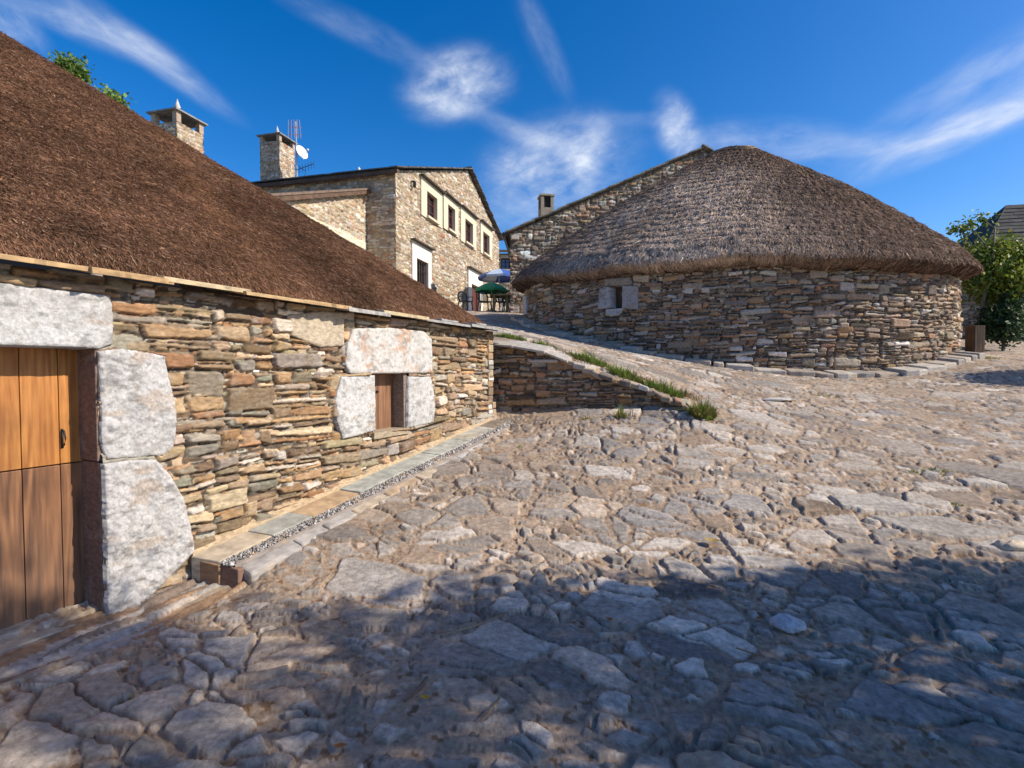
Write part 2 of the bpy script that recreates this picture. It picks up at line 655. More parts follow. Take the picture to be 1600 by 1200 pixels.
for px, py, Y in ring:
    both.append(tuple(at(px, py, Y)))
for px, py, Y in [(1560, 560, 12.6), (1600, 545, 17), (1550, 530, 20), (745, 488, 25), (790, 486, 27), (770, 487, 29), (760, 505, 16), (790, 515, 12), (1000, 563, 10), (1100, 577, 10), (900, 540, 10.5)]:
    both.append(tuple(at(px, py, Y)))
for px, py, Y in [(1045, 607, 8.0), (1000, 590, 8.0), (940, 567, 8.15), (860, 542, 8.3), (790, 524, 8.5)]:
    up_pts.append(tuple(at(px, py, Y)))
up_pts += [(-2, 9.5, 2.3), (-4, 14, 3.0), (-4, 22, 4.1), (2, 5.4, 0.47), (-1, 20, 3.75), (-3, 5, 0.8)]
both += [(-2, 34, 5.0), (4, 30, 4.4), (20, 28, 3.0), (30, 20, 2.2), (25, 5, 0.9), (15, 0, 0.3), (10, 18, 2.7), (6, 22, 3.6)]


class RBF:
    def __init__(self, pts, lam=0.02):
        p = np.array(pts)
        self.c = p[:, :2]
        n = len(p)
        K = self.k(np.linalg.norm(self.c[:, None] - self.c[None], axis=-1)) + lam * np.eye(n) * 5
        Q = np.hstack([np.ones((n, 1)), self.c])
        A = np.block([[K, Q], [Q.T, np.zeros((3, 3))]])
        self.w = np.linalg.solve(A, np.concatenate([p[:, 2], np.zeros(3)]))

    @staticmethod
    def k(r):
        return r                                   # linear kernel: calm between the points

    def __call__(self, x, y):
        z = self.w[-3] + self.w[-2] * x + self.w[-1] * y
        for (cx, cy), w in zip(self.c, self.w):
            z = z + w * np.sqrt((x - cx) ** 2 + (y - cy) ** 2 + 0.15)
        return z


R_LOW = RBF(low_pts + both)
R_UP = RBF(up_pts + both)


def ground_z(x, y):
    x, y = np.asarray(x, float), np.asarray(y, float)
    lo, up = R_LOW(x, y), R_UP(x, y)
    sx = (x - RA[0]) * RD[0] + (y - RA[1]) * RD[1]
    sn = (x - RA[0]) * RN[0] + (y - RA[1]) * RN[1]       # > 0 in front of the wall
    L = np.linalg.norm(RB - RA)
    soft = 0.03 + 0.9 * sstep(L - 0.5, L + 1.2, sx)
    front = sstep(-soft - 0.10, soft - 0.10, sn)
    front = front * (1 - sstep(L - 0.6, L + 1.4, sx))
    # beside and behind the thatched house the ground is only ever low or hidden
    z = up * (1 - front) + lo * front
    far = sstep(32, 60, np.hypot(x, y))
    return z * (1 - far) + 3.0 * far


def gz(x, y):
    return float(ground_z(np.array([x]), np.array([y]))[0])


# ------------------------------------------------------------------ paving: stones set in sand
def cells(x, y, size, seed, jit=0.85):
    """Voronoi: id randoms, edge distance and offset from the centre"""
    gx, gy = x / size, y / size
    ix, iy = np.floor(gx), np.floor(gy)
    best = np.full(x.shape, 1e9)
    bx = np.zeros_like(x)
    by = np.zeros_like(x)
    bi = np.zeros_like(x)
    bj = np.zeros_like(x)
    for dx in (-1, 0, 1):
        for dy in (-1, 0, 1):
            cx, cy = ix + dx, iy + dy
            px = cx + 0.5 + jit * (_hash(cx, cy, seed) - 0.5)
            py = cy + 0.5 + jit * (_hash(cx, cy, seed + 1) - 0.5)
            d = (px - gx) ** 2 + (py - gy) ** 2
            m = d < best
            best = np.where(m, d, best)
            bx, by = np.where(m, px, bx), np.where(m, py, by)
            bi, bj = np.where(m, cx, bi), np.where(m, cy, bj)
    edge = np.full(x.shape, 1e9)
    for dx in (-2, -1, 0, 1, 2):
        for dy in (-2, -1, 0, 1, 2):
            cx, cy = ix + dx, iy + dy
            px = cx + 0.5 + jit * (_hash(cx, cy, seed) - 0.5)
            py = cy + 0.5 + jit * (_hash(cx, cy, seed + 1) - 0.5)
            ex, ey = px - bx, py - by
            ln = np.sqrt(ex * ex + ey * ey)
            ok = ln > 1e-4
            d = ((bx + px) / 2 - gx) * ex + ((by + py) / 2 - gy) * ey
            d = np.where(ok, d / np.maximum(ln, 1e-6), 1e9)
            edge = np.minimum(edge, d)
    return bi, bj, edge * size, (gx - bx) * size, (gy - by) * size


def build_ground():
    dense = np.radians(np.arange(-58, 58.01, 0.115))
    left = np.radians(np.arange(-180, -58.5, 1.5))
    right = np.radians(np.arange(58.8, 180.1, 1.5))
    az = np.concatenate([left, dense, right])
    r1 = np.exp(np.arange(math.log(0.9), math.log(32), 0.0042))
    r = np.concatenate([[0.02, 0.3, 0.6], r1, np.exp(np.arange(math.log(33), math.log(1500), 0.12))])
    A, R = np.meshgrid(az, r, indexing='ij')
    x, y = R * np.sin(A), R * np.cos(A)
    shp = x.shape
    x, y = x.ravel(), y.ravel()
    z = ground_z(x, y)
    near = (np.abs(A.ravel()) < rad(60)) & (R.ravel() < 33)
    X, Y = x[near], y[near]
    # warped, locally turned coordinates: beds of slates that change direction
    ang = -0.35 + 0.7 * fbm(X * 0.12, Y * 0.12, 5, 2)
    wx = X + 0.10 * fbm(X * 2.2, Y * 2.2, 31, 2) + 0.03 * fbm(X * 9, Y * 9, 33, 2)
    wy = Y + 0.10 * fbm(X * 2.2, Y * 2.2, 41, 2) + 0.03 * fbm(X * 9, Y * 9, 43, 2)
    th = -0.30
    u = wx * math.cos(th) + wy * math.sin(th)
    v = (-wx * math.sin(th) + wy * math.cos(th)) * 1.55
    i1, j1, e1, ox1, oy1 = cells(u, v, 0.42, 101)
    i2, j2, e2, ox2, oy2 = cells(u + 3.3, v + 7.1, 0.20, 201)
    i3, j3, e3, ox3, oy3 = cells(u + 1.3, v + 2.1, 0.105, 301)
    i0, j0, e0, ox0, oy0 = cells(u + 5.1, v * 1.1 + 1.7, 0.74, 91)
    slab = _hash(i0, j0, 6) < 0.09
    pick = _hash(i1, j1, 7)
    far_small = sstep(6.5, 12, np.hypot(X, Y)) * 0.25
    big = slab | (pick < 0.52 - far_small)
    mid = (~big) & (_hash(i2, j2, 9) < 0.90)
    sel = lambda a, b, c: np.where(big, a, np.where(mid, b, c))
    e1, i1, j1 = np.where(slab, e0, np.minimum(e1, e0)), np.where(slab, i0 + 9000, i1), np.where(slab, j0, j1)
    ox1, oy1 = np.where(slab, ox0 * 0.6, ox1), np.where(slab, oy0 * 0.6, oy1)
    idx, idy = sel(i1, i2 + 1000, i3 + 3000), sel(j1, j2, j3)
    edge = sel(e1, np.minimum(e2, e1), np.minimum(np.minimum(e3, e2), e1))
    ox, oy = sel(ox1, ox2, ox3), sel(oy1, oy2, oy3)
    size = sel(0.42, 0.20, 0.105)
    r_ = lambda k: _hash(idx, idy, k)
    # slates laid on edge in rows in front of the door
    sW = (X - WA[0]) * WD[0] + (Y - WA[1]) * WD[1]
    oW = (X - WA[0]) * WN[0] + (Y - WA[1]) * WN[1]
    strip = (oW < 0.50 + 0.05 * fbm(sW * 3, oW * 3, 3, 2)) & (oW > -0.1) & (sW < 0.72)
    su, sv = sW + 3.0 + 0.05 * fbm(X * 5, Y * 5, 71, 2), oW + 0.02 * fbm(X * 4, Y * 4, 72, 3)
    k1, k2, e4, ox4, oy4 = cells(su * 0.16, sv, 0.062, 401)
    e4 = np.where(np.abs(e4) < 1, e4, 0.03)
    # -------- heights
    raw = 0.002 + 0.017 * r_(1) ** 1.4
    tilt = ox * (r_(2) - 0.5) * 0.085 + oy * (r_(3) - 0.5) * 0.10
    lam = fbm(u * 4 + r_(4) * 9, v * 4 + r_(5) * 9, 51, 2, 0.4)
    steps = np.floor(lam * 3.0 + 0.5) / 3.0
    frac = np.minimum(1, np.hypot(X, Y) / 6)
    chip = fbm(X * 12, Y * 12, 61, 2, 0.4)
    rag = edge - 0.007 - 0.013 * chip - 0.008 * r_(6)
    small = ~(big | mid)
    raw = np.where(small, raw - 0.006 - 0.022 * r_(12), raw)
    face = raw + tilt + 0.006 * steps + 0.002 * lam + 0.0022 * fbm(X * 24, Y * 24, 63, 3)
    stone = -0.05 + (face + 0.05) * np.clip(rag / (0.009 + 0.0012 * np.hypot(X, Y)), 0, 1) ** 0.5
    sand = -0.008 + 0.016 * fbm(X * 1.3, Y * 1.3, 81, 3) + 0.008 * fbm(X * 11, Y * 11, 83, 3) + 0.003 * fbm(X * 40, Y * 40, 85, 2)
    # at the lane's edge beside the kerb, the sand lies deeper
    h = np.maximum(stone, sand)
    mk = sstep(-0.004, 0.006, stone - sand)
    # strip in front of door
    rs = lambda k: _hash(k1, k2, k + 50)
    st_h = -0.02 + 0.05 * (rs(1) - 0.4) * sstep(0.0, 0.012, e4) + 0.01 * fbm(su * 6, sv * 40, 91, 3)
    h = np.where(strip, st_h, h)
    # -------- colours
    pal = np.array([(0.285, 0.28, 0.275), (0.36, 0.345, 0.325), (0.42, 0.395, 0.365), (0.20, 0.195, 0.195), (0.38, 0.32, 0.265), (0.31, 0.245, 0.19), (0.50, 0.475, 0.445)])
    wts = np.cumsum([0.22, 0.22, 0.17, 0.12, 0.13, 0.08, 0.06])
    ci = np.searchsorted(wts / wts[-1], np.clip(r_(8), 0, 0.9999))
    cs = pal[ci] * (0.55 + 0.80 * r_(9))[:, None]
    warm = sstep(-0.2, 0.5, fbm(X * 0.6, Y * 0.6, 95, 3))[:, None]
    cs = cs * (1 - 0.25 * warm) + 0.25 * warm * np.array([0.36, 0.285, 0.22])
    lay = 1 + 0.22 * steps[:, None]
    cs = cs * lay
    lich = sstep(0.16, 0.40, fbm(X * 8, Y * 8, 97, 5, 0.65))[:, None]
    cs = cs * np.array([1.08, 1.0, 0.90])
    cs = cs * (1 - 0.32 * lich) + 0.32 * lich * np.array([0.46, 0.425, 0.38])
    vein = 1 - 0.30 * sstep(0.10, 0.0, np.abs(fbm(u * 6, v * 11, 103, 4)))[:, None]
    cs = cs * vein * (1 + 0.16 * fbm(X * 30, Y * 30, 104, 3))[:, None]
    csand = np.array([0.35, 0.255, 0.175]) * (0.80 + 0.35 * vnoise(X * 0.9, Y * 0.9, 98) + 0.25 * fbm(X * 45, Y * 45, 99, 2))[:, None]
    debris = (fbm(X * 24, Y * 24, 111, 2) > 0.42)[:, None]
    csand = np.where(debris, np.array([0.20, 0.115, 0.06]), csand)
    dust = np.clip(0.36 * vnoise(X * 1.6, Y * 1.6, 113) * (0.25 + vnoise(X * 9, Y * 9, 114)) + 0.35 * sstep(0.03, 0.0, rag), 0, 0.9)[:, None]
    c = csand * (1 - mk[:, None]) + (cs * (1 - dust) + csand * dust) * mk[:, None]
    pal2 = np.array([(0.36, 0.28, 0.20), (0.27, 0.17, 0.10), (0.44, 0.37, 0.30), (0.20, 0.15, 0.115), (0.33, 0.30, 0.27)])
    c2 = pal2[np.minimum((rs(2) * 5).astype(int), 4)]
    c = np.where(strip[:, None], c2, c)
    # shrink the relief where it would be under a wall
    z[near] += h
    col = np.tile(np.array([0.34, 0.28, 0.23]), (len(x), 1))
    col[near] = c
    out = ~near & (R.ravel() > 50)
    col[out] = np.array([0.10, 0.12, 0.05])
    V = np.stack([x, y, z], -1)
    q = grid_quads(*shp)
    q = q[:, ::-1]
    o = np_mesh('ground', V, q, M_GROUND, col=col, smooth=False)
    tag(o, 'uneven paving of grey slates set in pale sand', None, kind='structure')
    return o


build_ground()


# ------------------------------------------------------------------ rubble masonry
def split_rects(u0, u1, v0, v1, rng, tw, th, out):
    w, h = u1 - u0, v1 - v0
    kw = min(tw * math.exp(rng.gauss(0, 0.45)), 1.5 * tw)
    kh = min(th * math.exp(rng.gauss(0, 0.45)), 1.5 * th)
    if w <= 1.45 * kw and h <= 1.45 * kh:
        out.append((u0, u1, v0, v1))
        return
    if w / kw > h / kh:
        c = u0 + w * rng.uniform(0.3, 0.7)
        split_rects(u0, c, v0, v1, rng, tw, th, out)
        split_rects(c, u1, v0, v1, rng, tw, th, out)
    else:
        c = v0 + h * rng.uniform(0.3, 0.7)
        split_rects(u0, u1, v0, c, rng, tw, th, out)
        split_rects(u0, u1, c, v1, rng, tw, th, out)


PAL_WARM = [((0.35, 0.235, 0.135), 2.4), ((0.30, 0.175, 0.10), 0.8), ((0.29, 0.225, 0.16), 2.4), ((0.42, 0.325, 0.22), 2), ((0.21, 0.15, 0.10), 1.8), ((0.46, 0.42, 0.37), 0.8), ((0.31, 0.275, 0.235), 1.3), ((0.25, 0.225, 0.185), 0.6), ((0.60, 0.56, 0.51), 0.35)]
PAL_GREY = [((0.33, 0.25, 0.18), 2), ((0.26, 0.20, 0.155), 2), ((0.40, 0.32, 0.24), 1.6), ((0.34, 0.21, 0.13), 0.8), ((0.46, 0.41, 0.35), 1.2), ((0.17, 0.135, 0.11), 1.4), ((0.64, 0.60, 0.55), 0.5), ((0.42, 0.27, 0.15), 0.9)]
PAL_CREAM = [((0.47, 0.38, 0.27), 2), ((0.38, 0.285, 0.18), 1.6), ((0.56, 0.49, 0.39), 1.6), ((0.32, 0.235, 0.16), 1.6), ((0.42, 0.38, 0.33), 1.4), ((0.26, 0.205, 0.155), 1.2), ((0.38, 0.21, 0.12), 0.5)]
PAL_DARK = [((0.20, 0.16, 0.12), 2), ((0.15, 0.12, 0.10), 2), ((0.27, 0.23, 0.18), 1.5), ((0.33, 0.29, 0.24), 1), ((0.24, 0.15, 0.09), 1), ((0.40, 0.37, 0.33), 0.4)]


def masonry(W, H, res, seed, tw=0.26, th=0.085, pal=PAL_WARM, gap=0.006, proud=0.022, deep=0.035, joint=(0.10, 0.075, 0.055), warp=0.02, lam=0.006, band=0.34, jit=0.30, chips=True, tone=1.0):
    tone = np.array(tone)
    rng = random.Random(seed)
    nu, nv = int(W / res) + 1, int(H / res) + 1
    us, vs = np.linspace(0, W, nu), np.linspace(0, H, nv)
    U, V = np.meshgrid(us, vs, indexing='ij')
    U2 = U + warp * fbm(U * 3.5, V * 6, seed + 1, 3)
    V2 = V + warp * 2.2 * fbm(U * 0.9, V * 1.1, seed + 2, 2) + warp * 0.6 * fbm(U * 5, V * 9, seed + 3, 3)
    hgt = np.full(U.shape, -deep) + 0.010 * fbm(U * 20, V * 20, seed + 4, 2)
    col = np.ones(U.shape + (3,)) * np.array(joint) * (0.8 + 0.4 * vnoise(U * 12, V * 12, seed + 8))[..., None]
    cols, wt = [p[0] for p in pal], [p[1] for p in pal]
    lamn = fbm(U * 3.5, V * 36, seed + 5, 3)
    step = np.floor(fbm(U * 5, V * 15, seed + 12, 3) * 3.2 + 0.5) / 3.2
    rough = fbm(U * 26, V * 26, seed + 6, 3)
    edge_n = fbm(U * 38, V * 38, seed + 7, 2)
    layers = ([(tw * 0.45, th * 0.5, -0.8 * proud - 0.006, 0.0, band * 0.6)] if chips else []) + [(tw, th, 0.0, 1.0, band)]
    m = 4 * warp + 0.05
    for (tw_, th_, off, keepall, bnd) in layers:
        rects = []
        v = -0.15
        while v < H + 0.15:
            b = bnd * rng.uniform(0.55, 1.35)
            u = -0.3 - rng.random() * 0.5
            while u < W + 0.3:
                w = rng.uniform(0.5, 1.6) * max(0.6, tw_ * 3.2)
                dv = rng.uniform(-0.10, 0.10) * b
                split_rects(u, u + w, v + dv, v + b + dv, rng, tw_, th_, rects)
                u += w
            v += b
        for (u0, u1, v0, v1) in rects:
            a, b = max(0, int((u0 - m) / res)), min(nu, int((u1 + m) / res) + 2)
            c, d = max(0, int((v0 - m) / res)), min(nv, int((v1 + m) / res) + 2)
            base = np.array(rng.choices(cols, wt)[0]) * math.exp(rng.gauss(0, 0.17))
            base = base * tone * np.array([1 + rng.gauss(0, 0.05), 1, 1 + rng.gauss(0, 0.045)])
            g = gap * rng.uniform(0.1, 1.3)
            pr = off + proud * rng.uniform(-0.6, 1.0)
            t1, t2 = rng.gauss(0, 0.06), rng.gauss(0, 0.14)
            w, h = u1 - u0, v1 - v0
            jv, ju = jit * min(h, 0.12), jit * min(w * 0.4, 0.10)
            J = lambda k: rng.uniform(-k, k * 0.55)
            q = [(u0 + g - J(ju), v0 + g - J(jv)), (u1 - g + J(ju), v0 + g - J(jv)), (u1 - g + J(ju), v1 - g + J(jv)), (u0 + g - J(ju), v1 - g + J(jv))]
            cc_ = rng.uniform(0.0, 0.3) * min(w, h)
            bev = 0.007 + 0.05 * min(h, 0.12)
            if a >= b or c >= d:
                continue
            uu, vv = U2[a:b, c:d], V2[a:b, c:d]
            ins = np.full(uu.shape, 1e9)
            for k in range(4):
                (ax, ay), (bx, by) = q[k], q[(k + 1) % 4]
                l = math.hypot(bx - ax, by - ay) + 1e-9
                dd = ((bx - ax) * (vv - ay) - (by - ay) * (uu - ax)) / l
                # soft intersection rounds the corners a little
                r_ = cc_ + 1e-3
                hh = np.clip(0.5 + 0.5 * (dd - ins) / r_, 0, 1)
                ins = np.where(ins > 1e8, dd, dd * (1 - hh) + ins * hh - r_ * hh * (1 - hh))
            ins = ins + 0.0035 * edge_n[a:b, c:d]
            uc, vc = (u0 + u1) / 2, (v0 + v1) / 2
            face = pr + t1 * (uu - uc) + t2 * (vv - vc) + lam * (0.6 * lamn[a:b, c:d] + 0.8 * step[a:b, c:d] + 0.35 * rough[a:b, c:d])
            hnew = -deep + (face + deep) * np.clip(ins / bev, 0, 1) ** 0.6
            mk = (ins > 0) & (hnew > hgt[a:b, c:d])
            hgt[a:b, c:d] = np.where(mk, hnew, hgt[a:b, c:d])
            cc = base * (1 + 0.16 * lamn[a:b, c:d] + 0.12 * rough[a:b, c:d] + 0.10 * step[a:b, c:d])[..., None]
            col[a:b, c:d] = np.where(mk[..., None], cc, col[a:b, c:d])
    return U, V, hgt, col


def poly_sdf(U, V, poly):
    """positive inside"""
    P = np.asarray(poly, float)
    d = np.full(U.shape, 1e9)
    inside = np.zeros(U.shape, bool)
    n = len(P)
    for i in range(n):
        a, b = P[i], P[(i + 1) % n]
        e = b - a
        wx, wy = U - a[0], V - a[1]
        t = np.clip((wx * e[0] + wy * e[1]) / (e @ e + 1e-12), 0, 1)
        d = np.minimum(d, np.hypot(wx - t * e[0], wy - t * e[1]))
        c = ((a[1] <= V) != (b[1] <= V))
        with np.errstate(divide='ignore', invalid='ignore'):
            xi = a[0] + (V - a[1]) / (b[1] - a[1] + 1e-15) * e[0]
        inside ^= c & (U < xi)
    return np.where(inside, d, -d)


def flat_map(P, D, N, z0):
    P, D, N = (np.asarray(v, float) for v in (P, D, N))

    def f(U, V, Hh):
        return np.stack([P[0] + D[0] * U + N[0] * Hh, P[1] + D[1] * U + N[1] * Hh, z0 + V], -1)
    return f


def wall_mesh(name, field, mapf, mat, parent, outline=None, holes=(), sunk=(), tint=None, flip=False, smooth=False):
    U, V, hgt, col = field
    hgt, col = hgt.copy(), col.copy()
    for poly in sunk:
        s = poly_sdf(U, V, poly)
        hgt = np.where(s > 0.004, -0.10, hgt)
    keep = np.ones(U.shape, bool)
    if outline is not None:
        keep &= poly_sdf(U, V, outline) > -1e-4
    for poly in holes:
        keep &= poly_sdf(U, V, poly) < 0
    if tint is not None:
        col = tint(U, V, col)
    kf = keep[:-1, :-1] & keep[1:, :-1] & keep[:-1, 1:] & keep[1:, 1:]
    verts = mapf(U, V, hgt).reshape(-1, 3)
    q = grid_quads(*U.shape, keep=kf)
    if flip:
        q = q[:, ::-1]
    v, q, c = compact(verts, q, col.reshape(-1, 3))
    return np_mesh(name, v, q, mat, parent, col=c, smooth=smooth)


def block(name, poly, mapf, mat, parent, base, proud=0.02, depth=0.25, res=0.006, seed=1, bevel=0.014, lump=0.012, cvar=0.10, spall=0.35):
    """a big dressed stone given by its outline on the wall"""
    P = np.asarray(poly, float)
    lo, hi = P.min(0) - 3 * res, P.max(0) + 3 * res
    us, vs = np.arange(lo[0], hi[0] + res, res), np.arange(lo[1], hi[1] + res, res)
    U, V = np.meshgrid(us, vs, indexing='ij')
    s = poly_sdf(U + 0.006 * fbm(U * 14, V * 14, seed, 3), V + 0.006 * fbm(U * 14, V * 14, seed + 3, 3), poly)
    n = fbm(U * 5, V * 5, seed + 5, 4)
    n2 = fbm(U * 22, V * 22, seed + 9, 3)
    h = proud + lump * n + 0.35 * lump * n2 - bevel * (1 - np.sqrt(np.clip(s / (bevel * 1.6), 0, 1)))
    h = np.where(s > 0, h, -depth)
    keep = s > -1.6 * res
    kf = keep[:-1, :-1] & keep[1:, :-1] & keep[:-1, 1:] & keep[1:, 1:]
    c = np.array(base)[None, None] * (1 + cvar * n + spall * 0.5 * np.minimum(0, n2) * 1.2)[..., None]
    if mat is not M_WALL:
        dk = sstep(0.0, 0.45, fbm(U * 15, V * 26, seed + 20, 4, 0.65) + 0.35 * fbm(U * 3, V * 3, seed + 25, 2))[..., None]
        c = c * (1 - 0.40 * dk)
        ru = sstep(0.30, 0.50, fbm(U * 4, V * 10, seed + 31, 4))[..., None]
        c = c * (1 - 0.4 * ru) + 0.4 * ru * np.array([0.38, 0.26, 0.16])
    v, q, c = compact(mapf(U, V, h).reshape(-1, 3), grid_quads(*U.shape, keep=kf), c.reshape(-1, 3))
    return np_mesh(name, v, q, mat, parent, col=c, smooth=True)


# ------------------------------------------------------------------ thatch
def thatch_mesh(name, surf, na, nb, n_blades, blen, bwid, cols, mat, parent, seed, lift=0.35, rollv=0.55, weight=None, tintf=None, mask=None):
    """surf(a, b) with a across and b down the slope, both 0..1 -> points; base sheet plus a coat of stalks"""
    rs = np.random.default_rng(seed)
    a, b = np.meshgrid(np.linspace(0, 1, na), np.linspace(0, 1, nb), indexing='ij')
    base = surf(a, b)
    vb = base.reshape(-1, 3)
    qb = grid_quads(na, nb)
    cb = np.tile(np.array(cols[0]) * 0.6, (len(vb), 1))
    # blades spread evenly by area
    e1 = base[1:, :-1] - base[:-1, :-1]
    e2 = base[:-1, 1:] - base[:-1, :-1]
    area = np.linalg.norm(np.cross(e1, e2), axis=-1)
    if weight is not None:
        area = area * weight(a[:-1, :-1], b[:-1, :-1], base[:-1, :-1])
    p = (area / area.sum()).ravel()
    k = rs.choice(p.size, n_blades, p=p)
    ia, ib = k // (nb - 1), k % (nb - 1)
    A = (ia + rs.random(n_blades)) / (na - 1)
    B = (ib + rs.random(n_blades)) / (nb - 1)
    P0 = surf(A, B)
    eps = 0.004
    T = surf(A, np.minimum(B + eps, 1)) - surf(A, np.maximum(B - eps, 0))
    T /= np.linalg.norm(T, axis=1, keepdims=True) + 1e-9
    S = surf(np.minimum(A + eps, 1), B) - surf(np.maximum(A - eps, 0), B)
    S /= np.linalg.norm(S, axis=1, keepdims=True) + 1e-9
    Nn = np.cross(S, T)
    Nn /= np.linalg.norm(Nn, axis=1, keepdims=True) + 1e-9
    sgn = np.sign(Nn[:, 2:3] + 1e-9)
    ref = P0.mean(0)
    if np.mean(Nn[:, 2]) < 0:
        Nn = -Nn
    ln = blen * np.exp(rs.normal(0, 0.35, n_blades))[:, None]
    wd = bwid * np.exp(rs.normal(0, 0.3, n_blades))[:, None]
    yaw = rs.normal(0, 0.42, n_blades)[:, None]
    d = T * np.cos(yaw) + S * np.sin(yaw)
    s = np.cross(d, Nn)
    lf = (np.abs(rs.normal(0, lift, n_blades)) * 0.6)[:, None]
    roll = rs.normal(0, rollv, n_blades)[:, None]
    sw = s * np.cos(roll) + Nn * np.sin(roll)
    r0 = P0 - d * ln * 0.5 + Nn * 0.002
    tip = P0 + d * ln * 0.5 + Nn * ln * lf
    w0, w1 = wd * 0.5, wd * 0.22
    vv = np.stack([r0 - sw * w0, r0 + sw * w0, tip + sw * w1, tip - sw * w1], 1).reshape(-1, 3)
    qq = np.arange(n_blades * 4).reshape(-1, 4) + len(vb)
    cc = np.array(cols)[rs.integers(0, len(cols), n_blades)] * np.exp(rs.normal(0, 0.30, n_blades))[:, None]
    if tintf is not None:
        cc = tintf(A, B, P0, cc, rs)
    cv = np.repeat(cc, 4, axis=0)
    return np_mesh(name, np.vstack([vb, vv]), np.vstack([qb, qq]), mat, parent, col=np.vstack([cb, cv]))


# ================================================================== the thatched house on the left
def thatched_house():
    t = thing('thatched_house', 'low rubble stone house at left under steep dark brown thatch, with plank door', 'house', (*wp(2.0), 0.3))
    S0 = -3.6
    Z0 = -0.25
    W, H = S_END - S0, 2.78
    L = lambda pts: [on_plane(px, py, WA, WD) for px, py in pts]
    uv = lambda pts: [(s - S0, z - Z0) for s, z in pts]
    fmap = flat_map(wp(S0), WD, WN, Z0)
    bmap = flat_map(wp(0), WD, WN, 0)
    lintel = L([(172, 461), (177, 480), (176, 538), (158, 545), (0, 541)])
    s_l, z_lt = on_plane(172, 461, WA, WD)
    z_lb = L([(80, 543)])[0][1]
    lintel = [(-1.45, z_lb + 0.005), (-1.45, z_lt + 0.02), (s_l, z_lt)] + lintel[1:4]
    j1 = L([(152, 548), (187, 545), (240, 552), (258, 556), (262, 585), (272, 630), (275, 660), (272, 700), (255, 712), (205, 715), (165, 719), (158, 700)])
    j2 = L([(158, 724), (200, 719), (240, 717), (262, 742), (284, 775), (296, 820), (300, 862), (270, 890), (252, 912), (215, 945), (180, 970), (164, 962)])
    wl = L([(550, 513), (610, 512), (660, 517), (674, 530), (675, 583), (545, 584), (538, 570), (541, 540)])
    wj1 = L([(532, 588), (585, 586), (586, 672), (562, 680), (535, 686), (525, 660), (523, 625)])
    wj2 = L([(637, 588), (672, 588), (677, 612), (679, 640), (677, 660), (645, 667), (635, 668)])
    big = L([(452, 492), (505, 486), (537, 488), (538, 540), (500, 543), (456, 525)])
    s_d = L([(152, 700)])[0][0]
    door_o = [(-1.20, -0.3), (-1.20, z_lb + 0.01), (s_d + 0.01, z_lb + 0.01), (s_d + 0.02, -0.3)]
    (w0, wz1), (w1, _), (_, wz0) = L([(584, 584), (638, 584), (610, 672)])
    win_o = [(w0, wz0), (w0, wz1 + 0.01), (w1, wz1 + 0.01), (w1, wz0)]
    s_e, ze_n = on_plane(150, 430, WA, WD)
    _, ze_f = on_plane(765, 517, WA, WD)
    ze = lambda s: ze_n + (ze_f - ze_n) * s / S_END
    out = [(0, 0), (W + 0.01, 0), (W + 0.01, ze(S_END) - Z0), (0, ze(S0) - Z0)]
    fld = masonry(W, H, 0.0085, 11, tw=0.31, th=0.098, pal=PAL_WARM, band=0.40, tone=(0.96, 0.91, 0.835))

    def moss(U, V, col):
        g = sstep(0.35, 0.6, fbm(U * 3, V * 3, 77, 3) - 0.1 * (V - 0.5))[..., None] * 0.35
        return col * (1 - g) + g * np.array([0.16, 0.10, 0.04])
    wall_mesh('wall', fld, fmap, M_WALL, t, outline=out, holes=[uv(door_o), uv(win_o)], sunk=[uv(q) for q in (lintel, j1, j2, wl, wj1, wj2, big)], tint=moss)
    # end wall turning away at the far corner, and the body behind
    emap = flat_map(wp(S_END), -WN, WD, Z0)
    wall_mesh('wall', masonry(3.0, 2.7, 0.02, 12), emap, M_WALL, t, outline=[(0, 0), (3.0, 0), (3.0, ze(S_END) - Z0), (0, ze(S_END) - Z0)])
    b = MB()
    # quoins at the corner close the joint between the two faces
    rq = random.Random(4)
    z = 0.35
    while z < ze(S_END) - 0.05:
        hq = rq.uniform(0.06, 0.14)
        hq = min(hq, ze(S_END) - z)
        c = wp(S_END - 0.06 + rq.uniform(-0.004, 0.012), -0.07 + rq.uniform(-0.004, 0.012))
        col = np.array(rq.choice(PAL_WARM)[0])
        b.box((*c, z + hq / 2), (*(WD * 0.07), 0), (*(WN * 0.075), 0), (0, 0, hq / 2 - 0.004), col)
        z += hq
    for dz, so in ((0.93, 0.03), (1.04, 0.02), (0.85, 0.05)):
        c = wp(S_END + so, -0.04)
        b.box((*c, dz), (*(WD * 0.05), 0), (*(WN * 0.06), 0), (0, 0, 0.048), (0.36, 0.27, 0.18))
    b.build('quoin_stones', M_WALL, t, bevel=0.012)
    b = MB()
    p = [wp(S0, -0.32), wp(S_END - 0.30, -0.32), wp(S_END - 0.30, -6.0), wp(S0, -6.0)]
    b.prism([(*q, -0.3) for q in p], [(*q, 2.1) for q in p])
    b.build('inner_wall', M_DARK, t)
    tag(block('door_lintel', lintel, bmap, M_GRANITE, t, (0.50, 0.49, 0.48), 0.012, 0.27, seed=3, lump=0.016), 'long pale granite lintel over the plank door')
    tag(block('jamb_stone', j1, bmap, M_GRANITE, t, (0.49, 0.475, 0.46), 0.02, 0.27, seed=5, lump=0.026, res=0.005), 'upper granite jamb stone beside the door')
    tag(block('jamb_stone', j2, bmap, M_GRANITE, t, (0.47, 0.45, 0.43), 0.035, 0.27, seed=7, lump=0.034, res=0.005), 'lower granite jamb stone with a rust streak')
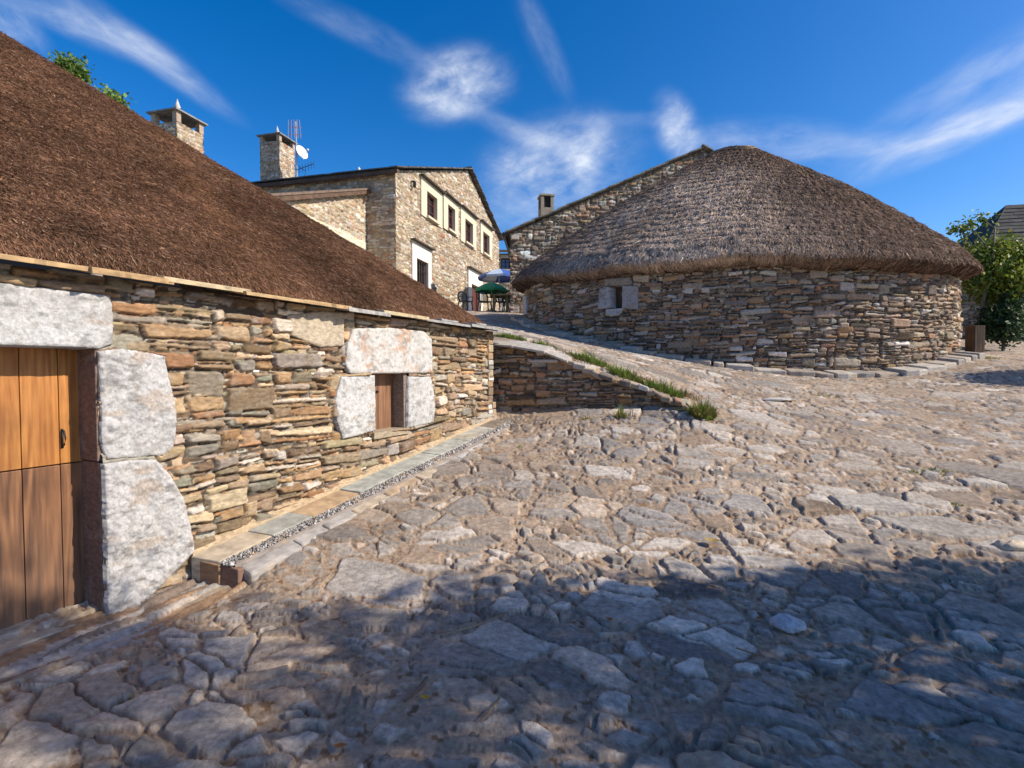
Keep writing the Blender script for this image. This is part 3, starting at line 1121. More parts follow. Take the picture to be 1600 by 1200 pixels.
    w = tag(block('window_lintel', wl, bmap, M_RUSTGRAN, t, (0.54, 0.52, 0.49), 0.02, 0.22, seed=9, lump=0.012), 'rust-stained white granite lintel over the little window')
    tag(block('window_jamb', wj1, bmap, M_GRANITE, t, (0.54, 0.53, 0.51), 0.02, 0.22, seed=13, lump=0.014), 'white granite stone left of the little window')
    tag(block('window_jamb', wj2, bmap, M_GRANITE, t, (0.50, 0.49, 0.47), 0.02, 0.22, seed=15, lump=0.014), 'white granite stone right of the little window')
    block('wall_block', big, bmap, M_WALL, t, (0.46, 0.38, 0.28), 0.012, 0.1, seed=17, lump=0.008)
    b = MB()
    xr = on_plane(160, 700, WA, WD)[0] - 0.018
    for z0_, z1_, k in ((-0.1, j2[0][1] + 0.005, 0), (j2[0][1] + 0.012, z_lb + 0.02, 0.006)):
        b.prism([(*wp(xr - k, -0.012), z0_), (*wp(xr + 0.12, -0.012), z0_), (*wp(xr + 0.12, -0.34), z0_), (*wp(xr - k - 0.01, -0.34), z0_)], [(*wp(xr - k, -0.012), z1_), (*wp(xr + 0.12, -0.012), z1_), (*wp(xr + 0.12, -0.34), z1_), (*wp(xr - k - 0.01, -0.34), z1_)], (0.20, 0.13, 0.10))
    b.build('door_reveal', M_WALL, t, bevel=0.006)
    # ---- door: two leaves of boards
    dz = 0.225
    door = thing_part('door', t)
    zs = L([(60, 739)])[0][1]
    s_r = s_d + 0.03
    seams = [-1.13, -0.83, on_plane(38, 860, WA - WN * dz, WD)[0], on_plane(98, 860, WA - WN * dz, WD)[0], s_r + 0.10]
    for nm, za, zb, mt in (('upper_leaf', zs + 0.004, z_lb + 0.02, M_DOORUP), ('lower_leaf', 0.005, zs - 0.004, M_DOORLOW)):
        b = MB()
        for i in range(4):
            a, c = seams[i] + 0.002, seams[i + 1] - 0.002
            m_ = wp((a + c) / 2, -dz - 0.02)
            b.box((*m_, (za + zb) / 2), (*(WD * (c - a) / 2), 0), (*(WN * 0.02), 0), (0, 0, (zb - za) / 2), (0.13 * i + 0.1, 0.37 * i % 1, 0.21 * i))
        b.build(nm, mt, door, bevel=0.003)
    b = MB()
    b.prism([(*wp(s, -dz - 0.06), -0.05) for s in (-1.2, s_r + 0.15)] + [(*wp(s, -dz - 0.045), -0.05) for s in (s_r + 0.15, -1.2)], [(*wp(s, -dz - 0.06), z_lb + 0.05) for s in (-1.2, s_r + 0.15)] + [(*wp(s, -dz - 0.045), z_lb + 0.05) for s in (s_r + 0.15, -1.2)])
    b.build('door_backing', M_OLDWOOD, door)
    b = MB()
    sl, zl = on_plane(97, 685, WA - WN * dz, WD)
    pts = [(*wp(sl, -dz + 0.012), zl - 0.045), (*wp(sl, -dz + 0.03), zl - 0.04), (*wp(sl + 0.004, -dz + 0.036), zl), (*wp(sl, -dz + 0.03), zl + 0.05), (*wp(sl, -dz + 0.010), zl + 0.056)]
    b.tube(pts, 0.005, 6)
    b.box((*wp(sl, -dz + 0.003), zl), (*(WD * 0.006), 0), (*(WN * 0.003), 0), (0, 0, 0.062))
    b.build('latch', M_IRON, door, smooth=True)
    b = MB()
    m_ = wp(-0.55, -0.16)
    b.box((*m_, -0.03), (*(WD * 0.62), 0), (*(WN * 0.17), 0), (0, 0, 0.03), (0.40, 0.34, 0.26))
    b.build('threshold', M_SLAB, t, bevel=0.01)
    # ---- little window
    win = thing_part('window', t)
    dw = 0.18
    b = MB()
    mid = (w0 + w1) / 2
    for i, (a, c) in enumerate(((w0 - 0.25, w0 + 0.05), (w0 + 0.054, w0 + 0.25), (w0 + 0.254, w1 + 0.1))):
        m_ = wp((a + c) / 2, -dw - 0.012)
        b.box((*m_, (wz0 + wz1) / 2), (*(WD * (c - a) / 2), 0), (*(WN * 0.014), 0), (0, 0, (wz1 - wz0) / 2 + 0.03), (0.3 * i, 0.2, 0.4 * i))
    b.build('shutter', M_SHUTTER, win, bevel=0.003)
    b = MB()
    k_s, k_z = on_plane(588, 612, WA - WN * dw, WD)
    b.tube([(*wp(k_s, -dw), k_z), (*wp(k_s, -dw + 0.03), k_z)], 0.013, 8)
    b.build('shutter_knob', M_IRON, win)
    b = MB()
    for a in (w0 - 0.03, w1 - 0.034):
        m_ = wp(a, -0.14)
        b.box((*m_, (wz0 + wz1) / 2), (*(WD * 0.028), 0), (*(WN * 0.12), 0), (0, 0, (wz1 - wz0) / 2 + 0.03), (0.22, 0.165, 0.13))
    m_ = wp(mid, -0.13)
    b.box((*m_, wz0 - 0.035), (*(WD * 0.30), 0), (*(WN * 0.145), 0), (0, 0, 0.035), (0.36, 0.29, 0.20))
    b.build('reveal', M_WALL, win)
    # ---- eave slabs
    rs = random.Random(8)
    s = S0
    k = 0
    top = lambda s: on_plane_z(s) if False else ze(s)
    while s < S_END + 0.25:
        ln = rs.uniform(0.42, 0.95)
        e = min(s + ln, S_END + 0.33)
        if S_END + 0.33 - e < 0.25:
            e = S_END + 0.33
        over = rs.uniform(0.13, 0.19)
        th = rs.uniform(0.026, 0.042)
        zz = rs.uniform(-0.004, 0.012) + (0.014 if k % 2 else 0.0)
        n = 17
        ed = [(a, over + rs.uniform(-0.022, 0.012)) for a in np.linspace(s - 0.03, e + 0.03, n)]
        poly = ed + [(e + 0.03, -0.35), (s - 0.03, -0.35)]
        lo, hi = [], []
        for (a, o_) in poly:
            q = wp(a, o_)
            z = ze(a) + zz + 0.002 - 0.16 * (o_ - 0.0)
            lo.append((*q, z))
            hi.append((*(q - (WN * 0.008 if o_ > 0 else 0)), z + th))
        col = np.array(rs.choice([(0.42, 0.29, 0.15), (0.36, 0.34, 0.31), (0.46, 0.36, 0.22), (0.30, 0.29, 0.27), (0.40, 0.26, 0.13)]))
        b = MB()
        b.prism(lo, hi, col)
        b.build('eave_slab', M_SLAB, t, bevel=0.004)
        if rs.random() < 0.55:
            a0 = s + rs.uniform(0, ln * 0.4)
            a1 = a0 + rs.uniform(0.25, 0.5)
            if a1 < S_END + 0.2:
                ed = [(a, over - 0.035 + rs.uniform(-0.03, 0.012)) for a in np.linspace(a0, a1, 6)]
                poly = ed + [(a1, -0.3), (a0, -0.3)]
                lo = [(*wp(a, o_), ze(a) + zz + th + 0.004 - 0.16 * o_) for a, o_ in poly]
                hi = [(p_[0], p_[1], p_[2] + 0.022) for p_ in lo]
                b = MB()
                b.prism(lo, hi, np.array((0.33, 0.32, 0.30)) * rs.uniform(0.8, 1.2))
                b.build('eave_slab', M_SLAB, t, bevel=0.003)
        s = e
        k += 1
    # ---- thatch: a hipped roof with a soft hip
    TP = 0.775
    EAVE_OFF = 0.03
    Send = S_END + 0.03
    DEPTH = 6.2
    ztip = ze(S_END) + 0.05

    def surf(a, b):
        # a: 0..1 from the far corner round; b: 0 (ridge) .. 1 (eave)
        q = (1 - b) * DEPTH                      # inward distance from the eave
        # positions: straight front for a < .8, then the rounded hip and the end
        s_len = Send - S0
        tt = a / 0.78
        front = tt <= 1
        s_front = S0 + np.clip(tt, 0, 1) * (s_len - 0.45)
        ph = np.clip((a - 0.78) / 0.22, 0, 1)
        # corner with radius growing inwards: end side is reached by turning 90 degrees
        ang = ph * (math.pi / 2) * 1.0
        sc, oc = S0 + s_len - 0.45, -0.45 + EAVE_OFF
        # hip focus moves back with q so that both planes keep the same pitch
        sx = np.where(front, s_front, sc + (0.45 - 0) * np.sin(ang))
        ox = np.where(front, EAVE_OFF, oc + 0.45 * np.cos(ang))
        # inward direction per point
        ix = np.where(front, 0.0, -np.sin(ang))
        io = np.where(front, -1.0, -np.cos(ang))
        # limit the run on the front so that it stops at the hip
        run = np.maximum(q, 0)
        hip_room = np.where(front, (sc - s_front) + 0.45, 0)
        s_ = sx + ix * run
        o_ = ox + io * run
        return s_, o_, q

    # simpler and exact: height over the plan by smooth minimum of distances to the two eaves
    def height(s_, q):
        d1 = q
        d2 = (Send - s_) * 1.02
        k_ = 0.55
        h_ = np.clip(0.5 + 0.5 * (d2 - d1) / k_, 0, 1)
        return d2 * (1 - h_) + d1 * h_ - k_ * h_ * (1 - h_)

    def roof(a, b):
        # b runs down the slope; lines fan out from the ridge to the eave round the hip
        q = (1 - b) * DEPTH
        s_ = S0 + a * (Send - S0)
        d = height(s_, q)
        lip = sstep(0.0, 0.10, np.minimum(q, Send - s_))
        z = ze(np.clip(s_, S0, S_END)) + 0.035 + TP * np.maximum(d, -0.02) + 0.075 * np.sqrt(np.clip(np.minimum(q, (Send - s_)) / 0.14, 0, 1))
        z = z + 0.020 * fbm(s_ * 1.6, q * 1.6, 21, 3) * lip + 0.014 * fbm(s_ * 7, q * 7, 22, 2) * lip
        P = WA[None] if False else None
        x = WA[0] + WD[0] * s_ + WN[0] * (EAVE_OFF - q)
        y = WA[1] + WD[1] * s_ + WN[1] * (EAVE_OFF - q)
        return np.stack([x, y, z], -1)

    cols = [(0.12, 0.062, 0.036), (0.17, 0.088, 0.050), (0.24, 0.128, 0.074), (0.13, 0.072, 0.046), (0.30, 0.165, 0.10)]

    def tint(A, B, P0, cc, rs):
        s_ = S0 + A * (Send - S0)
        q = (1 - B) * DEPTH
        n = fbm(s_ * 1.3, q * 1.3, 44, 3)[:, None]
        pale = (rs.random(len(A)) < 0.035)[:, None]
        cc = cc * (1 + 0.5 * n)
        streak = (np.exp(-((s_ - 1.2 - 0.25 * q) / 0.25) ** 2) * (rs.random(len(A)) < 0.30))[:, None]
        cc = cc * (1 - 0.7 * streak) + 0.7 * streak * np.array([0.42, 0.22, 0.11])
        return np.where(pale, np.array([0.50, 0.34, 0.23]), cc)

    thatch_mesh('thatch', roof, 260, 200, 640000, 0.042, 0.0046, cols, M_THATCH, t, 5, lift=0.32, tintf=tint,
                weight=lambda a, b, P: np.where(np.hypot(P[..., 0], P[..., 1]) < 6.5, 1.6, 0.8) * (np.arctan2(P[..., 0], P[..., 1]) > -0.95))


def thing_part(name, parent):
    """a part that is itself a group of pieces: an Empty under the thing"""
    o = bpy.data.objects.new(name, None)
    COL.objects.link(o)
    o.parent = parent
    o['_org'] = list(parent['_org'])
    return o


thatched_house()


# ------------------------------------------------------------------ kerb, gravel and edging along the thatched house
def left_kerb():
    t = thing('stone_kerb', 'straight kerb of greenish slate slabs along the foot of the thatched house wall', 'kerb', (*wp(0.6, 0.2), 0.0))
    base = lambda s: 0.205 + (s - 0.6) * (0.83 - 0.205) / (S_END - 0.6)
    rs = random.Random(3)
    marks = [on_plane(px, py, WA, WD)[0] for px, py in ((297, 868), (385, 828), (450, 795), (528, 760), (600, 725), (655, 700), (702, 680), (745, 662))] + [S_END + 0.15]
    cols = [(0.44, 0.36, 0.26), (0.34, 0.33, 0.28), (0.42, 0.29, 0.17), (0.35, 0.35, 0.30), (0.36, 0.36, 0.31), (0.37, 0.37, 0.315), (0.39, 0.37, 0.31), (0.22, 0.18, 0.14)]
    for i in range(8):
        a, c = marks[i] + 0.006, marks[i + 1] - 0.006
        w = 0.265 + rs.uniform(-0.015, 0.015)
        dz = rs.uniform(-0.006, 0.006)
        b = MB()
        lo, hi = [], []
        skew = 0.05
        for (s, o, zt) in ((a - 0.02, 0.035, 0.012), (c - 0.02, 0.035, 0.012), (c + skew, w, -0.02), (a + skew, w, -0.02)):
            p = wp(s, o)
            zz = base(s) + dz + zt
            lo.append((*p, zz - (0.24 if i == 0 else 0.09)))
            hi.append((*p, zz))
        b.prism(lo, hi, cols[i])
        o = b.build('kerb_slab', M_SLAB, t, bevel=0.006)
        if i in (0, 2):
            o['label'] = 'sandy slab at the near end of the kerb' if i == 0 else 'rusty slab of the kerb'
    # mortar fillet against the wall
    b = MB()
    n = 40
    for i in range(n):
        a, c = marks[0] + (S_END - marks[0]) * i / n, marks[0] + (S_END - marks[0]) * (i + 1) / n
        h0, h1 = 0.045 + 0.02 * rs.random(), 0.045
        b.prism([(*wp(a, -0.03), base(a) - 0.05), (*wp(a, 0.045), base(a) - 0.05), (*wp(c, 0.045), base(c) - 0.05), (*wp(c, -0.03), base(c) - 0.05)],
                [(*wp(a, -0.03), base(a) + h0), (*wp(a, 0.04), base(a) + 0.016), (*wp(c, 0.04), base(c) + 0.016), (*wp(c, -0.03), base(c) + h0)], (0.46, 0.34, 0.21))
    b.build('mortar_fillet', M_WALL, t)
    # outer edging stones
    s = marks[0] + 0.13
    while s < S_END - 0.2:
        ln = rs.uniform(0.22, 0.5)
        w0, w1 = 0.365 + rs.uniform(-0.01, 0.01), 0.49 + rs.uniform(-0.02, 0.03)
        dz = rs.uniform(-0.012, 0.015)
        b = MB()
        pts = [(s + 0.005, w0), (s + ln * 0.5, w0 + rs.uniform(-0.01, 0.01)), (s + ln - 0.006, w0), (s + ln - 0.004, w1), (s + ln * 0.6, w1 + rs.uniform(-0.01, 0.02)), (s + 0.004, w1)]
        lo = [(*wp(a, o), base(a) - 0.2) for a, o in pts]
        hi = [(*wp(a, o), base(a) - 0.07 + dz - 0.25 * (o - w0)) for a, o in pts]
        b.prism(lo, hi, np.array(rs.choice([(0.36, 0.33, 0.30), (0.42, 0.34, 0.25), (0.44, 0.42, 0.40), (0.38, 0.28, 0.18), (0.33, 0.30, 0.27)])))
        b.build('edge_stone', M_SLAB, t, bevel=0.02)
        s += ln
    # near end: a slate set on edge across the gutter
    b = MB()
    for (a, o0, o1, zt, cl) in ((marks[0] + 0.0, 0.06, 0.28, 0.0, (0.27, 0.16, 0.09)), (marks[0] + 0.05, 0.24, 0.43, -0.025, (0.20, 0.12, 0.085))):
        b.prism([(*wp(a, o0), base(a) - 0.26), (*wp(a + 0.05, o0), base(a) - 0.26), (*wp(a + 0.09, o1), base(a) - 0.26), (*wp(a + 0.04, o1), base(a) - 0.26)],
                [(*wp(a, o0), base(a) + zt - 0.012), (*wp(a + 0.05, o0), base(a) + zt - 0.012), (*wp(a + 0.09, o1), base(a) + zt - 0.035), (*wp(a + 0.04, o1), base(a) + zt - 0.035)], cl)
    b.build('end_stone', M_SLAB, t, bevel=0.006)
    # gravel in the gutter: stuff
    nr = np.random.default_rng(6)
    n = 5200
    s = marks[0] + 0.06 + nr.random(n) * (S_END - marks[0] - 0.1)
    o = 0.25 + nr.random(n) * 0.12
    z = base(s) - 0.045 + nr.random(n) * 0.014
    r = 0.0075 * np.exp(nr.normal(0, 0.35, n)) * (0.8 + 0.1 * s)
    oct_ = np.array([(1, 0, 0), (-1, 0, 0), (0, 1, 0), (0, -1, 0), (0, 0, 1), (0, 0, -1)], float)
    tri = np.array([(0, 2, 4), (2, 1, 4), (1, 3, 4), (3, 0, 4), (2, 0, 5), (1, 2, 5), (3, 1, 5), (0, 3, 5)])
    c = np.stack([WA[0] + WD[0] * s + WN[0] * o, WA[1] + WD[1] * s + WN[1] * o, z], -1)
    v = c[:, None] + oct_[None] * r[:, None, None] * np.exp(nr.normal(0, 0.3, (n, 6, 1))) + nr.normal(0, 0.002, (n, 6, 3))
    g = nr.choice(np.array([0.19, 0.26, 0.33, 0.40, 0.50]), n)
    cc = np.stack([g, g * 0.95, g * 0.9], -1) * np.where(nr.random(n)[:, None] < 0.12, np.array([1.0, 0.7, 0.5]), 1)
    tt = (tri[None] + (np.arange(n) * 6)[:, None, None]).reshape(-1, 3)
    # bed under the pebbles
    bs = np.linspace(marks[0] + 0.10, S_END, 30)
    bv = np.concatenate([np.stack([WA[0] + WD[0] * bs + WN[0] * oo, WA[1] + WD[1] * bs + WN[1] * oo, base(bs) - 0.048], -1) for oo in (0.22, 0.385)])
    bv = np.vstack([bv, bv[30:] - np.array([0, 0, 0.3]), bv[:30] - np.array([0, 0, 0.3])])
    bq = np.array([(30 * k + i, 30 * k + i + 1, 30 * k + 31 + i, 30 * k + 30 + i) for k in (0, 1, 2) for i in range(29)]) + n * 6
    o_ = np_mesh('gravel', np.vstack([v.reshape(-1, 3), bv]), bq, M_SLAB, None, col=np.vstack([np.repeat(cc, 6, 0), np.tile((0.24, 0.2, 0.17), (len(bv), 1))]), tris=tt)
    tag(o_, 'grey gravel filling the narrow gutter beside the kerb', kind='stuff')


left_kerb()


# ------------------------------------------------------------------ retaining wall under the upper lane
def retaining_wall():
    t = thing('retaining_wall', 'low shaded dry stone retaining wall tapering down beside the upper lane', 'wall', (*((RA + RB) / 2), 0.85))
    L = np.linalg.norm(RB - RA)
    Z0 = 0.55
    top = [on_plane(px, py, RA, RD) for px, py in ((764, 540), (800, 543), (850, 552), (885, 566), (940, 586), (1000, 606), (1045, 622), (1085, 640))]
    W = max(L, top[-1][0]) + 0.1
    uv = [(max(0, s), z - Z0) for s, z in top]
    outl = [(-0.02, -0.02)] + [(0, uv[0][1])] + uv[1:] + [(W, 0.35), (W, -0.02)]
    fld = masonry(W, 1.7, 0.011, 31, tw=0.30, th=0.085, pal=PAL_GREY, tone=(0.86, 0.78, 0.70), proud=0.035, deep=0.05)
    wall_mesh('wall', fld, flat_map(RA, RD, RN, Z0), M_WALL, t, outline=outl)
    b = MB()
    # backing mass
    back = [RA - RN * 0.05, RA + RD * W - RN * 0.05, RA + RD * W - RN * 0.3, RA - RN * 0.3]
    tops = [uv[0][1] + Z0 - 0.05, 0.9, 0.9, uv[0][1] + Z0 - 0.05]
    b.prism([(*p, Z0) for p in back], [(*p, z) for p, z in zip(back, tops)], (0.2, 0.16, 0.12))
    b.build('backing', M_WALL, t)
    # coping slabs and rough capping stones
    rs = random.Random(2)
    for k in range(len(uv) - 1):
        (a, za), (c, zc) = uv[k], uv[k + 1]
        if k < 3:
            pts = [(a - 0.02, 0.06), (c + 0.02, 0.05 + rs.uniform(-0.02, 0.03)), (c + 0.05, -0.55), (a - 0.02, -0.5)]
            lo = [(*(RA + RD * u + RN * o), Z0 + za + (zc - za) * (u - a) / (c - a + 1e-6) - 0.005 + (0.0 if o > 0 else 0.10)) for u, o in pts]
            hi = [(p[0], p[1], p[2] + 0.035) for p in lo]
            b = MB()
            b.prism(lo, hi, (0.40, 0.36, 0.31))
            b.build('coping_slab', M_SLAB, t, bevel=0.006)
        else:
            n = 4
            for i in range(n):
                u = a + (c - a) * (i + 0.5) / n
                z = Z0 + za + (zc - za) * (i + 0.5) / n
                w = (c - a) / n * rs.uniform(0.5, 0.75)
                cc = RA + RD * u - RN * rs.uniform(0.02, 0.1)
                b = MB()
                b.box((*cc, z + rs.uniform(-0.03, 0.015)), (*(RD * w), w * (zc - za) / (c - a + 1e-6) + rs.uniform(-0.02, 0.02)), (*(RN * rs.uniform(0.07, 0.13)), rs.uniform(-0.02, 0.02)), (0, 0, rs.uniform(0.02, 0.045)), np.array(rs.choice(PAL_GREY)[0]) * 0.9)
                b.build('capping_stone', M_WALL, t, bevel=0.018)


retaining_wall()


# ================================================================== the round thatched house
RC = np.array([6.30, 16.25])
RV = RC / np.linalg.norm(RC)                 # away from the camera
RT = np.array([RV[1], -RV[0]])               # to the right
WAx, WBx = 6.05, 4.75
EAx, EBx = 6.44, 5.20


def ell(phi, a, b):
    """phi = 0 points at the camera, growing to the right"""
    return RC[0] + RT[0] * a * np.sin(phi) - RV[0] * b * np.cos(phi), RC[1] + RT[1] * a * np.sin(phi) - RV[1] * b * np.cos(phi)


def round_house():
    t = thing('round_thatched_house', 'oval stone house under a broad weathered thatched cone roof beyond the lane', 'house', (*RC, 2.0))
    phis = np.linspace(-2.15, 2.0, 3000)
    x, y = ell(phis, WAx, WBx)
    ds = np.concatenate([[0], np.cumsum(np.hypot(np.diff(x), np.diff(y)))])
    W = ds[-1]
    Z0, H = 1.1, 3.3
    phi_of = lambda U: np.interp(U, ds, phis)

    def cmap(U, V, Hh):
        p = phi_of(U)
        x, y = ell(p, WAx, WBx)
        nx = RT[0] * np.sin(p) / WAx - RV[0] * np.cos(p) / WBx
        ny = RT[1] * np.sin(p) / WAx - RV[1] * np.cos(p) / WBx
        k = np.hypot(nx, ny)
        batter = 0.03 * (2.6 - V)
        return np.stack([x + nx / k * (Hh + batter), y + ny / k * (Hh + batter), Z0 + V], -1)

    def find(px, py):
        """(u, v) on the wall under a point of the photograph"""
        d = ray(px, py)
        best, bu = 1e9, None
        pp = np.linspace(-1.75, 1.7, 6000)
        x, y = ell(pp, WAx + 0.02, WBx + 0.02)
        e = np.abs(x / y - d[0] / d[1])
        nrm = np.hypot(x, y)
        # near side of the ring only
        ok = np.abs(pp) < 1.35
        e = np.where(ok, e, 9)
        i = int(np.argmin(e))
        return float(np.interp(pp[i], phis, ds)), EYE + y[i] / d[1] * d[2] - Z0

    F = lambda pts: [find(*p) for p in pts]
    wj1 = F([(936, 450), (954, 447), (955, 481), (934, 484)])
    wj2 = F([(972, 446), (997, 446), (997, 484), (972, 482)])
    wl = F([(944, 435), (985, 433), (988, 445), (945, 447)])
    ws = F([(947, 483), (975, 481), (968, 494), (946, 494)])
    hole = F([(954, 447), (973, 446), (973, 483), (954, 483)])
    fld = masonry(W, H, 0.016, 51, tw=0.32, th=0.105, pal=PAL_GREY, tone=(0.90, 0.86, 0.81), proud=0.04, deep=0.055, warp=0.03, lam=0.010, gap=0.009, joint=(0.075, 0.06, 0.05))
    wall_mesh('wall', fld, cmap, M_WALL, t, holes=[hole], sunk=[wj1, wj2, wl])
    for nm, pl, cl in (('window_jamb', wj1, (0.42, 0.41, 0.40)), ('window_jamb', wj2, (0.38, 0.36, 0.35)), ('window_lintel', wl, (0.36, 0.31, 0.26)), ('window_sill', ws, (0.50, 0.47, 0.43))):
        block(nm, pl, cmap, M_GRANITE, t, cl, 0.035, 0.25, res=0.016, seed=8, lump=0.014)
    (u0, v0), (u1, v1) = hole[3], hole[1]
    c = cmap(np.array([(u0 + u1) / 2]), np.array([(v0 + v1) / 2]), np.array([-0.25]))[0]
    e = cmap(np.array([u1]), np.array([v0]), np.array([-0.25]))[0] - cmap(np.array([u0]), np.array([v0]), np.array([-0.25]))[0]
    b = MB()
    nrm = np.array([e[1], -e[0], 0]) / np.hypot(e[0], e[1])
    b.box(c, e / 2 * 1.3, nrm * 0.02, (0, 0, abs(v1 - v0) / 2 + 0.05), (0.2, 0.2, 0.2))
    b.build('shutter', M_OLDWOOD, t)
    # pale jamb of the door at the left end
    dj = F([(816, 462), (823, 462), (824, 492), (816, 490)])
    block('door_jamb', dj, cmap, M_GRANITE, t, (0.55, 0.53, 0.50), 0.05, 0.2, res=0.016, seed=18)
    # dark core
    b = MB()
    n = 40
    pts = [ell(2 * math.pi * k / n, WAx - 0.35, WBx - 0.35) for k in range(n)]
    b.prism([(p[0], p[1], 1.0) for p in pts], [(p[0], p[1], 4.0) for p in pts], (0.1, 0.1, 0.1))
    b.build('inner_wall', M_DARK, t)
    # ---- roof
    zl, zr = 4.42, 4.06
    apex = at(1150, 216, RC[1] + 0.1)
    AP = np.array([apex[0], apex[1]])

    def surf(a, b):
        phi = -math.pi + a * 2 * math.pi
        ex, ey = ell(phi, EAx, EBx)
        ze = zl + (zr - zl) * (np.sin(phi) * 0.5 + 0.5) - 0.24 * np.maximum(0, np.cos(phi)) ** 0.8 + 0.03 * np.sin(phi * 5 + 1) + 0.02 * np.sin(phi * 13)
        # profile: b from 0 at the top to .9 at the brow, then curling under to 1
        t_ = np.clip(b / 0.90, 0, 1)
        rho = t_ ** 0.97
        top = 0.5 - 0.5 * np.cos(np.clip(t_ / 0.10, 0, 1) * math.pi)
        H_ = apex[2] - 0.06
        zc = ze + 0.16 + (H_ - ze - 0.16) * (1 - rho) + 0.20 * np.sin(math.pi * np.clip(t_, 0, 1)) ** 1.0 * np.clip(t_ * 2, 0, 1)
        zc = zc - 0.26 * np.exp(-(t_ / 0.06) ** 2) + 0.02
        zc = zc - 0.18 * np.clip((t_ - 0.93) / 0.07, 0, 1) ** 2
        k = np.clip((b - 0.90) / 0.10, 0, 1)
        # under the brow
        r2 = rho - 0.085 * k - 0.0 * k
        zc = zc - 0.17 * np.sin(k * math.pi * 0.62)
        row = (t_ * 26 + 0.35 * fbm(phi * 9, t_ * 5, 17, 2))
        saw = (row - np.floor(row))
        bump = (0.034 * saw + 0.022 * fbm(phi * 16, t_ * 26, 18, 2) + 0.032 * fbm(phi * 55, t_ * 62, 19, 2)) * np.clip(t_ * 4, 0, 1)
        x = AP[0] + (ex - AP[0]) * r2
        y = AP[1] + (ey - AP[1]) * r2
        return np.stack([x, y, zc + bump], -1)

    cols = [(0.14, 0.092, 0.066), (0.20, 0.135, 0.098), (0.27, 0.185, 0.138), (0.11, 0.074, 0.055), (0.33, 0.235, 0.175)]

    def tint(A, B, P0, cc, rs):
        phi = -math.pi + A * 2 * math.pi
        # bleached silvery thatch, paled further to stand in for sunlight; browner to the right
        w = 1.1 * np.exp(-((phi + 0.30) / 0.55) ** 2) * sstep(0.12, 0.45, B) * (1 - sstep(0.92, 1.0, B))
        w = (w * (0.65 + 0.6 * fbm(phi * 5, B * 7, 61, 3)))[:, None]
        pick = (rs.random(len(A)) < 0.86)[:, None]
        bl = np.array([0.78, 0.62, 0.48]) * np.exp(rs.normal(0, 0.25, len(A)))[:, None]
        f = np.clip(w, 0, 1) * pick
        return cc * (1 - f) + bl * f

    vis = lambda a, b, P: (np.abs(-math.pi + a * 2 * math.pi) < 2.1) * np.where(b < 0.06, 2.0, np.where(b > 0.93, 0.6, 1.0))
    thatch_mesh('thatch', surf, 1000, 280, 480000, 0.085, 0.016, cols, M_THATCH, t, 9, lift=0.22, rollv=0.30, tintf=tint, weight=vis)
    # straw rope bound over the ridge
    def on_roof(A, B):
        return surf(np.array([A]), np.array([B]))[0]
    b = MB()
    for B_, r_ in ((0.085, 0.035), (0.115, 0.022)):
        pts = [on_roof(0.5 + f, B_ + 0.012 * math.sin(f * 31)) + np.array([0, 0, 0.035]) for f in np.linspace(-0.30, 0.26, 26)]
        b.tube(pts, r_, 7, (0.30, 0.23, 0.17))
    b.build('ridge_rope', M_THATCH, t, smooth=True)
    # a pale pole lying on the thatch
    b = MB()
    p, q = on_roof(0.5 + 0.12, 0.44), on_roof(0.5 + 0.128, 0.53)
    b.tube([p + np.array([0, -0.03, 0.09]), q + np.array([0, -0.03, 0.09])], 0.018, 6, (0.45, 0.38, 0.30))
    b.build('roof_pole', M_THATCH, t)
    # ---- kerb round its foot
    kt = thing('stone_kerb', 'curved kerb of rough slabs round the foot of the oval thatched house', 'kerb', (*ell(0.2, WAx + 0.5, WBx + 0.5), 1.6))
    rs = random.Random(12)
    phi = -1.5
    while phi < 1.15:
        wd = rs.uniform(0.24, 0.66)
        dphi = wd / math.hypot(WAx * math.cos(phi), WBx * math.sin(phi))
        o0, o1 = 0.02, 0.48 + rs.uniform(-0.08, 0.07)
        pts = [(phi + 0.004, o0), (phi + dphi - 0.004, o0), (phi + dphi - 0.004, o1), (phi + dphi * 0.5, o1 + rs.uniform(-0.03, 0.05)), (phi + 0.004, o1 + rs.uniform(-0.06, 0.05))]
        xy = [ell(p, WAx + o, WBx + o) for p, o in pts]
        g = [gz(*p) for p in xy]
        zt = 0.085 + rs.uniform(-0.035, 0.035)
        gm = sum(g) / len(g)
        b = MB()
        b.prism([(*p, gm - 0.25) for p in xy], [(p[0], p[1], 0.5 * gm + 0.5 * g_ + zt + (0.035 if i < 2 else 0)) for i, (p, g_) in enumerate(zip(xy, g))], np.array(rs.choice([(0.36, 0.30, 0.24), (0.42, 0.36, 0.29), (0.30, 0.27, 0.24), (0.46, 0.41, 0.35)])))
        b.build('kerb_slab', M_SLAB, kt, bevel=0.025)
        phi += dphi
    return t


round_house()


# ================================================================== the tall stone house
FC = np.array([-4.86, 21.6])
FD = np.array([0.254, 0.967])
FD = FD / np.linalg.norm(FD)
FN = np.array([FD[1], -FD[0]])
SDr = -FN                                     # along the shaded side, to the left


